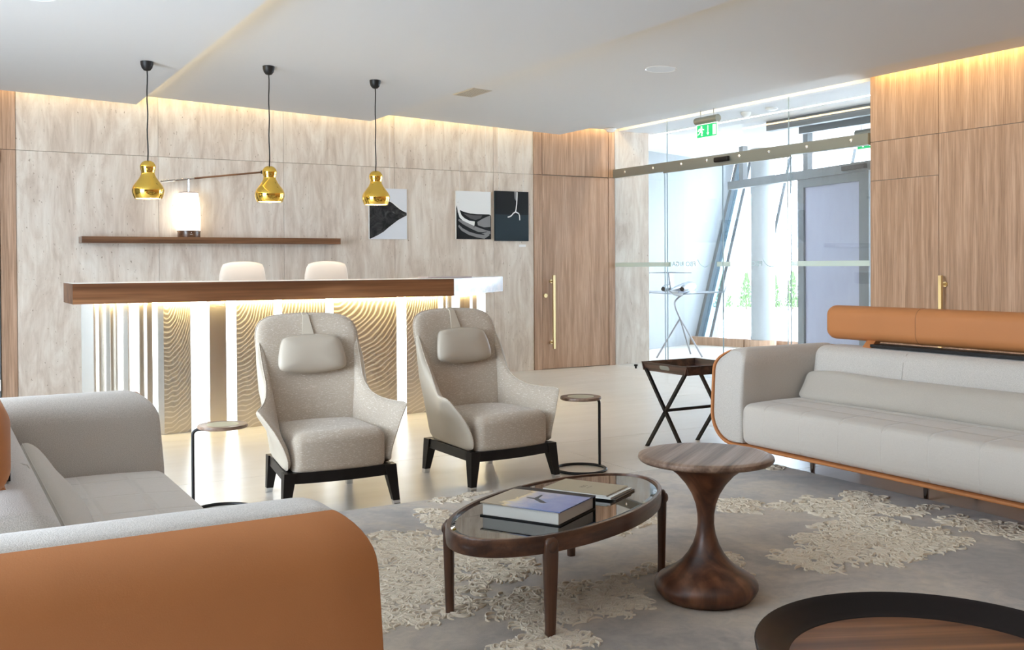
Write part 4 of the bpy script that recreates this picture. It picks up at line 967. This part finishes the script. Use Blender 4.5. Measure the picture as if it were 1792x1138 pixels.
# book on the coffee table
bkx = thing('book', 'thick hardback book with a sky photograph cover on the glass table', 'book', (2.066, 3.372, .3756), math.radians(30.1))
m, t, p = nt('sky_photo_cover'); v = coords(t, (1, 1, 1), False); n1 = noise(t, v, 9, 5, .6, .6); sx = t.nodes.new('ShaderNodeSeparateXYZ'); t.links.new(v, sx.inputs[0])
ma = t.nodes.new('ShaderNodeMath'); ma.operation = 'MULTIPLY_ADD'; ma.inputs[1].default_value = 2.4; ma.inputs[2].default_value = .5; t.links.new(sx.outputs[1], ma.inputs[0])
mb_ = t.nodes.new('ShaderNodeMath'); mb_.operation = 'MULTIPLY_ADD'; mb_.inputs[1].default_value = .55; t.links.new(n1, mb_.inputs[0]); t.links.new(ma.outputs[0], mb_.inputs[2])
c = ramp(t, mb_.outputs[0], [(.25, (.16, .21, .44)), (.62, (.23, .29, .50)), (.86, (.50, .47, .50)), (.98, (.72, .56, .32)), (1.0, (.40, .33, .24))]); t.links.new(c, p.inputs[0]); setp(p, Roughness=.25); M['cover'] = m
MB().rbox(-.150, .150, -.166, .166, .004, .050, .002, 1).build('pages', M['paper'], bkx)
cv = MB().box(-.155, .155, -.175, .175, .050, .0545).build('front_cover', M['cover'], bkx)
MB().box(-.155, .155, -.175, .175, 0, .0042).build('back_cover', M['black'], bkx)
MB().box(.1505, .156, -.175, .175, 0, .0545).build('spine', M['black'], bkx)
MB().box(.112, .156, -.1755, .1755, .0544, .0550).build('cover_band', M['black'], cv)
MB().prism([(-.06, -.055), (-.045, -.06), (.0, .0), (.06, .012), (.062, .02), (.0, .018), (.002, .05), (-.008, .05), (-.018, .01), (-.058, -.04)], lambda a, b, d: (a, b, d), .0545, .0549).build('aircraft_print', M['paint_darkgrey'], cv)
# brochures
def brochure(label, loc, rz, mat, w_, h_, z0, th, text=None):
    o = thing('brochure', label, 'brochure', (loc[0], loc[1], z0), rz, 'brochures on the coffee table')
    MB().rbox(-w_, w_, -h_, h_, .0006, th - .0006, .0004, 1).build('pages', M['paper'], o)
    MB().box(-w_ - .001, w_ + .001, -h_ - .001, h_ + .001, th - .0006, th).build('cover', mat, o)
    MB().box(-w_ - .001, w_ + .001, -h_ - .001, h_ + .001, 0, .0006).build('back_cover', mat, o)
    return o
M['kraft'] = plain('taupe_card', (.36, .295, .19), .5); M['dkcard'] = plain('dark_grey_card', (.035, .035, .038), .4)
brochure('dark grey brochure at the bottom of the brochure stack', (2.452, 3.556), math.radians(31), M['dkcard'], .104, .150, .3756, .007)
brochure('white brochure in the middle of the brochure stack', (2.432, 3.552), math.radians(29), M['paper'], .104, .149, .3828, .009)
b3 = brochure('taupe brochure lying on top of the brochure stack', (2.424, 3.570), math.radians(29), M['kraft'], .105, .150, .3920, .006)
me = text_part('FBO', .03, .05, lambda x, y: (-.02 + x, .0 + y, .0062), plain('dark_print', (.12, .10, .07), .6), b3, 'lettering')
me = text_part('RIGA', .014, .05, lambda x, y: (-.02 + x, -.022 + y, .0062), bpy.data.materials['dark_print'], b3, 'lettering')

# walnut pedestal table
pd = thing('pedestal_table', 'round turned walnut pedestal table with hourglass stem', 'side table', (2.690, 3.103, .0125), math.radians(35))
MB().lathe([(.0, .545), (.235, .545), (.262, .550), (.270, .560), (.268, .570), (.255, .5755), (.24, .576), (.20, .576), (0, .576)], 64, cap=False).build('top', M['wood_top'], pd, 50)
MB().lathe([(.150, 0.0), (.178, .004), (.197, .026), (.206, .045), (.205, .062), (.192, .080), (.165, .098), (.130, .118), (.098, .145), (.072, .178), (.052, .215), (.039, .255), (.033, .295), (.034, .335), (.041, .375), (.056, .415), (.080, .455), (.115, .495), (.155, .525), (.185, .545)], 64).build('stem', M['figured'], pd, 60)

# round dark-rimmed table in the foreground
rt = thing('tray_table', 'round table with dark raised rim and walnut inlay, lower right corner', 'coffee table', (2.02, 1.518, .0), math.radians(-25))
MB().lathe([(.335, .395), (.395, .402), (.415, .430), (.4185, .448), (.416, .4515), (.412, .4505), (.395, .440), (.362, .417), (.345, .4105), (.338, .409), (.335, .404)], 96, cap=False).build('rim', plain('dark_stained_rim', (.010, .0065, .0055), .38, Specular_IOR_Level=.18), rt, 60)
MB().lathe([(0, .409), (.3385, .409), (.3385, .397), (0, .397)], 96, cap=False).build('top', M['walnut_tray'], rt, 40)
for k in range(3):
    a = k * 2 * PI / 3 + .5; MB().tube([(.30 * cos(a), .30 * sin(a), .0125), (.24 * cos(a), .24 * sin(a), .398)], .016, 10, taper=[.012, .02]).build('leg', M['black'], rt, 50)

# small C-shaped side tables
def side_table(label, c_, post):
    s = thing('side_table', label, 'side table', (c_[0], c_[1], 0), 0, 'small round side tables')
    MB().lathe([(0, .466), (.128, .466), (.134, .470), (.1345, .478), (.132, .485), (.0, .485)], 48, cap=False).build('top', M['wood_top'], s, 40)
    MB().lathe([(0, .4862), (.086, .4862), (.0875, .4845)], 40, cap=False).build('leather_inlay', plain('sage_leather', (.46, .43, .30), .55) if 'sage_leather' not in bpy.data.materials else bpy.data.materials['sage_leather'], s, 40)
    MB().tube([(.165 * cos(2 * PI * i / 40), .165 * sin(2 * PI * i / 40), .009) for i in range(40)], .009, 8, True).build('base_ring', M['blackmetal'], s, 60)
    u_ = Vector((post[0], post[1])); un = u_.normalized()
    pts = [(*(un * .165), .012), (*(un * .165), .425)] + [(*(un * (.165 - .035 * (1 - cos(q * PI / 2 / 5)))), .425 + .032 * sin(q * PI / 2 / 5)) for q in range(1, 6)] + [(*(un * .02), .458)]
    MB().tube(pts, .009, 10).build('post', M['blackmetal'], s, 50)
side_table('small round side table with black hoop base beside the left sofa', (1.385, 5.580), (-.143, .083))
side_table('small round side table with black hoop base right of the armchairs', (3.695, 5.492), (.158, .02))

# butler tray table
xt = thing('butler_tray_table', 'butler tray table on black crossed legs beside the long sofa', 'side table', (4.59, 5.49, 0))
LX, LY, ZTp = .52, .52, .628
def side(p0, p1, inn, name='tray_side'):
    (xa, ya), (xb, yb_) = p0, p1; th = .010; sl = .022
    ix, iy = inn
    MB().hexa([(xa + ix * sl, ya + iy * sl, ZTp - .062), (xb + ix * sl, yb_ + iy * sl, ZTp - .062), (xb + ix * (sl + th), yb_ + iy * (sl + th), ZTp - .062), (xa + ix * (sl + th), ya + iy * (sl + th), ZTp - .062)],
              [(xa, ya, ZTp), (xb, yb_, ZTp), (xb + ix * th, yb_ + iy * th, ZTp), (xa + ix * th, ya + iy * th, ZTp)]).build(name, M['ebony'], xt)
side((0, 0), (0, LY), (1, 0)); side((LX, 0), (LX, LY), (-1, 0)); side((0, 0), (LX, 0), (0, 1)); side((0, LY), (LX, LY), (0, -1))
MB().box(.02, LX - .02, .02, LY - .02, ZTp - .066, ZTp - .056).build('tray_floor', M['ebony'], xt)
for x, sg in ((0, 1), (LX, -1)):
    c_ = x + sg * .009
    o_ = MB().prism(rrect(LY / 2 - .055, LY / 2 + .055, ZTp - .045, ZTp - .015, .0149, 5), lambda a, b, d: (d - sg * 0.0 + sg * (ZTp - b) * .022 / .062, a, b), x - .0015, x + .0015)
    o_.build('handle_slot', M['alu'], xt, 40)
for x in (.018, LX - .018):
    MB().hexa([(x - .011, .03, 0), (x + .011, .03, 0), (x + .011, .056, 0), (x - .011, .056, 0)], [(x - .011, LY - .045, ZTp - .05), (x + .011, LY - .045, ZTp - .05), (x + .011, LY - .019, ZTp - .05), (x - .011, LY - .019, ZTp - .05)]).build('leg', M['blackmetal'], xt)
    MB().hexa([(x - .011, LY - .056, 0), (x + .011, LY - .056, 0), (x + .011, LY - .03, 0), (x - .011, LY - .03, 0)], [(x - .011, .019, ZTp - .05), (x + .011, .019, ZTp - .05), (x + .011, .045, ZTp - .05), (x - .011, .045, ZTp - .05)]).build('leg', M['blackmetal'], xt)
MB().box(.02, LX - .02, LY / 2 - .010, LY / 2 + .010, .28, .30).build('stretcher', M['blackmetal'], xt)
MB().box(.02, LX - .02, .034, .052, .004, .018).build('stretcher', M['blackmetal'], xt)
bp = thing('magazine', 'pale magazine lying in the butler tray', 'magazine', (4.88, 5.72, ZTp - .0555), math.radians(12))
MB().rbox(-.15, .15, -.105, .105, 0, .006, .001, 1).build('pages', M['paper'], bp)
MB().box(-.151, .151, -.106, .106, .006, .0068).build('cover', plain('greenish_cover', (.46, .47, .36), .4), bp)
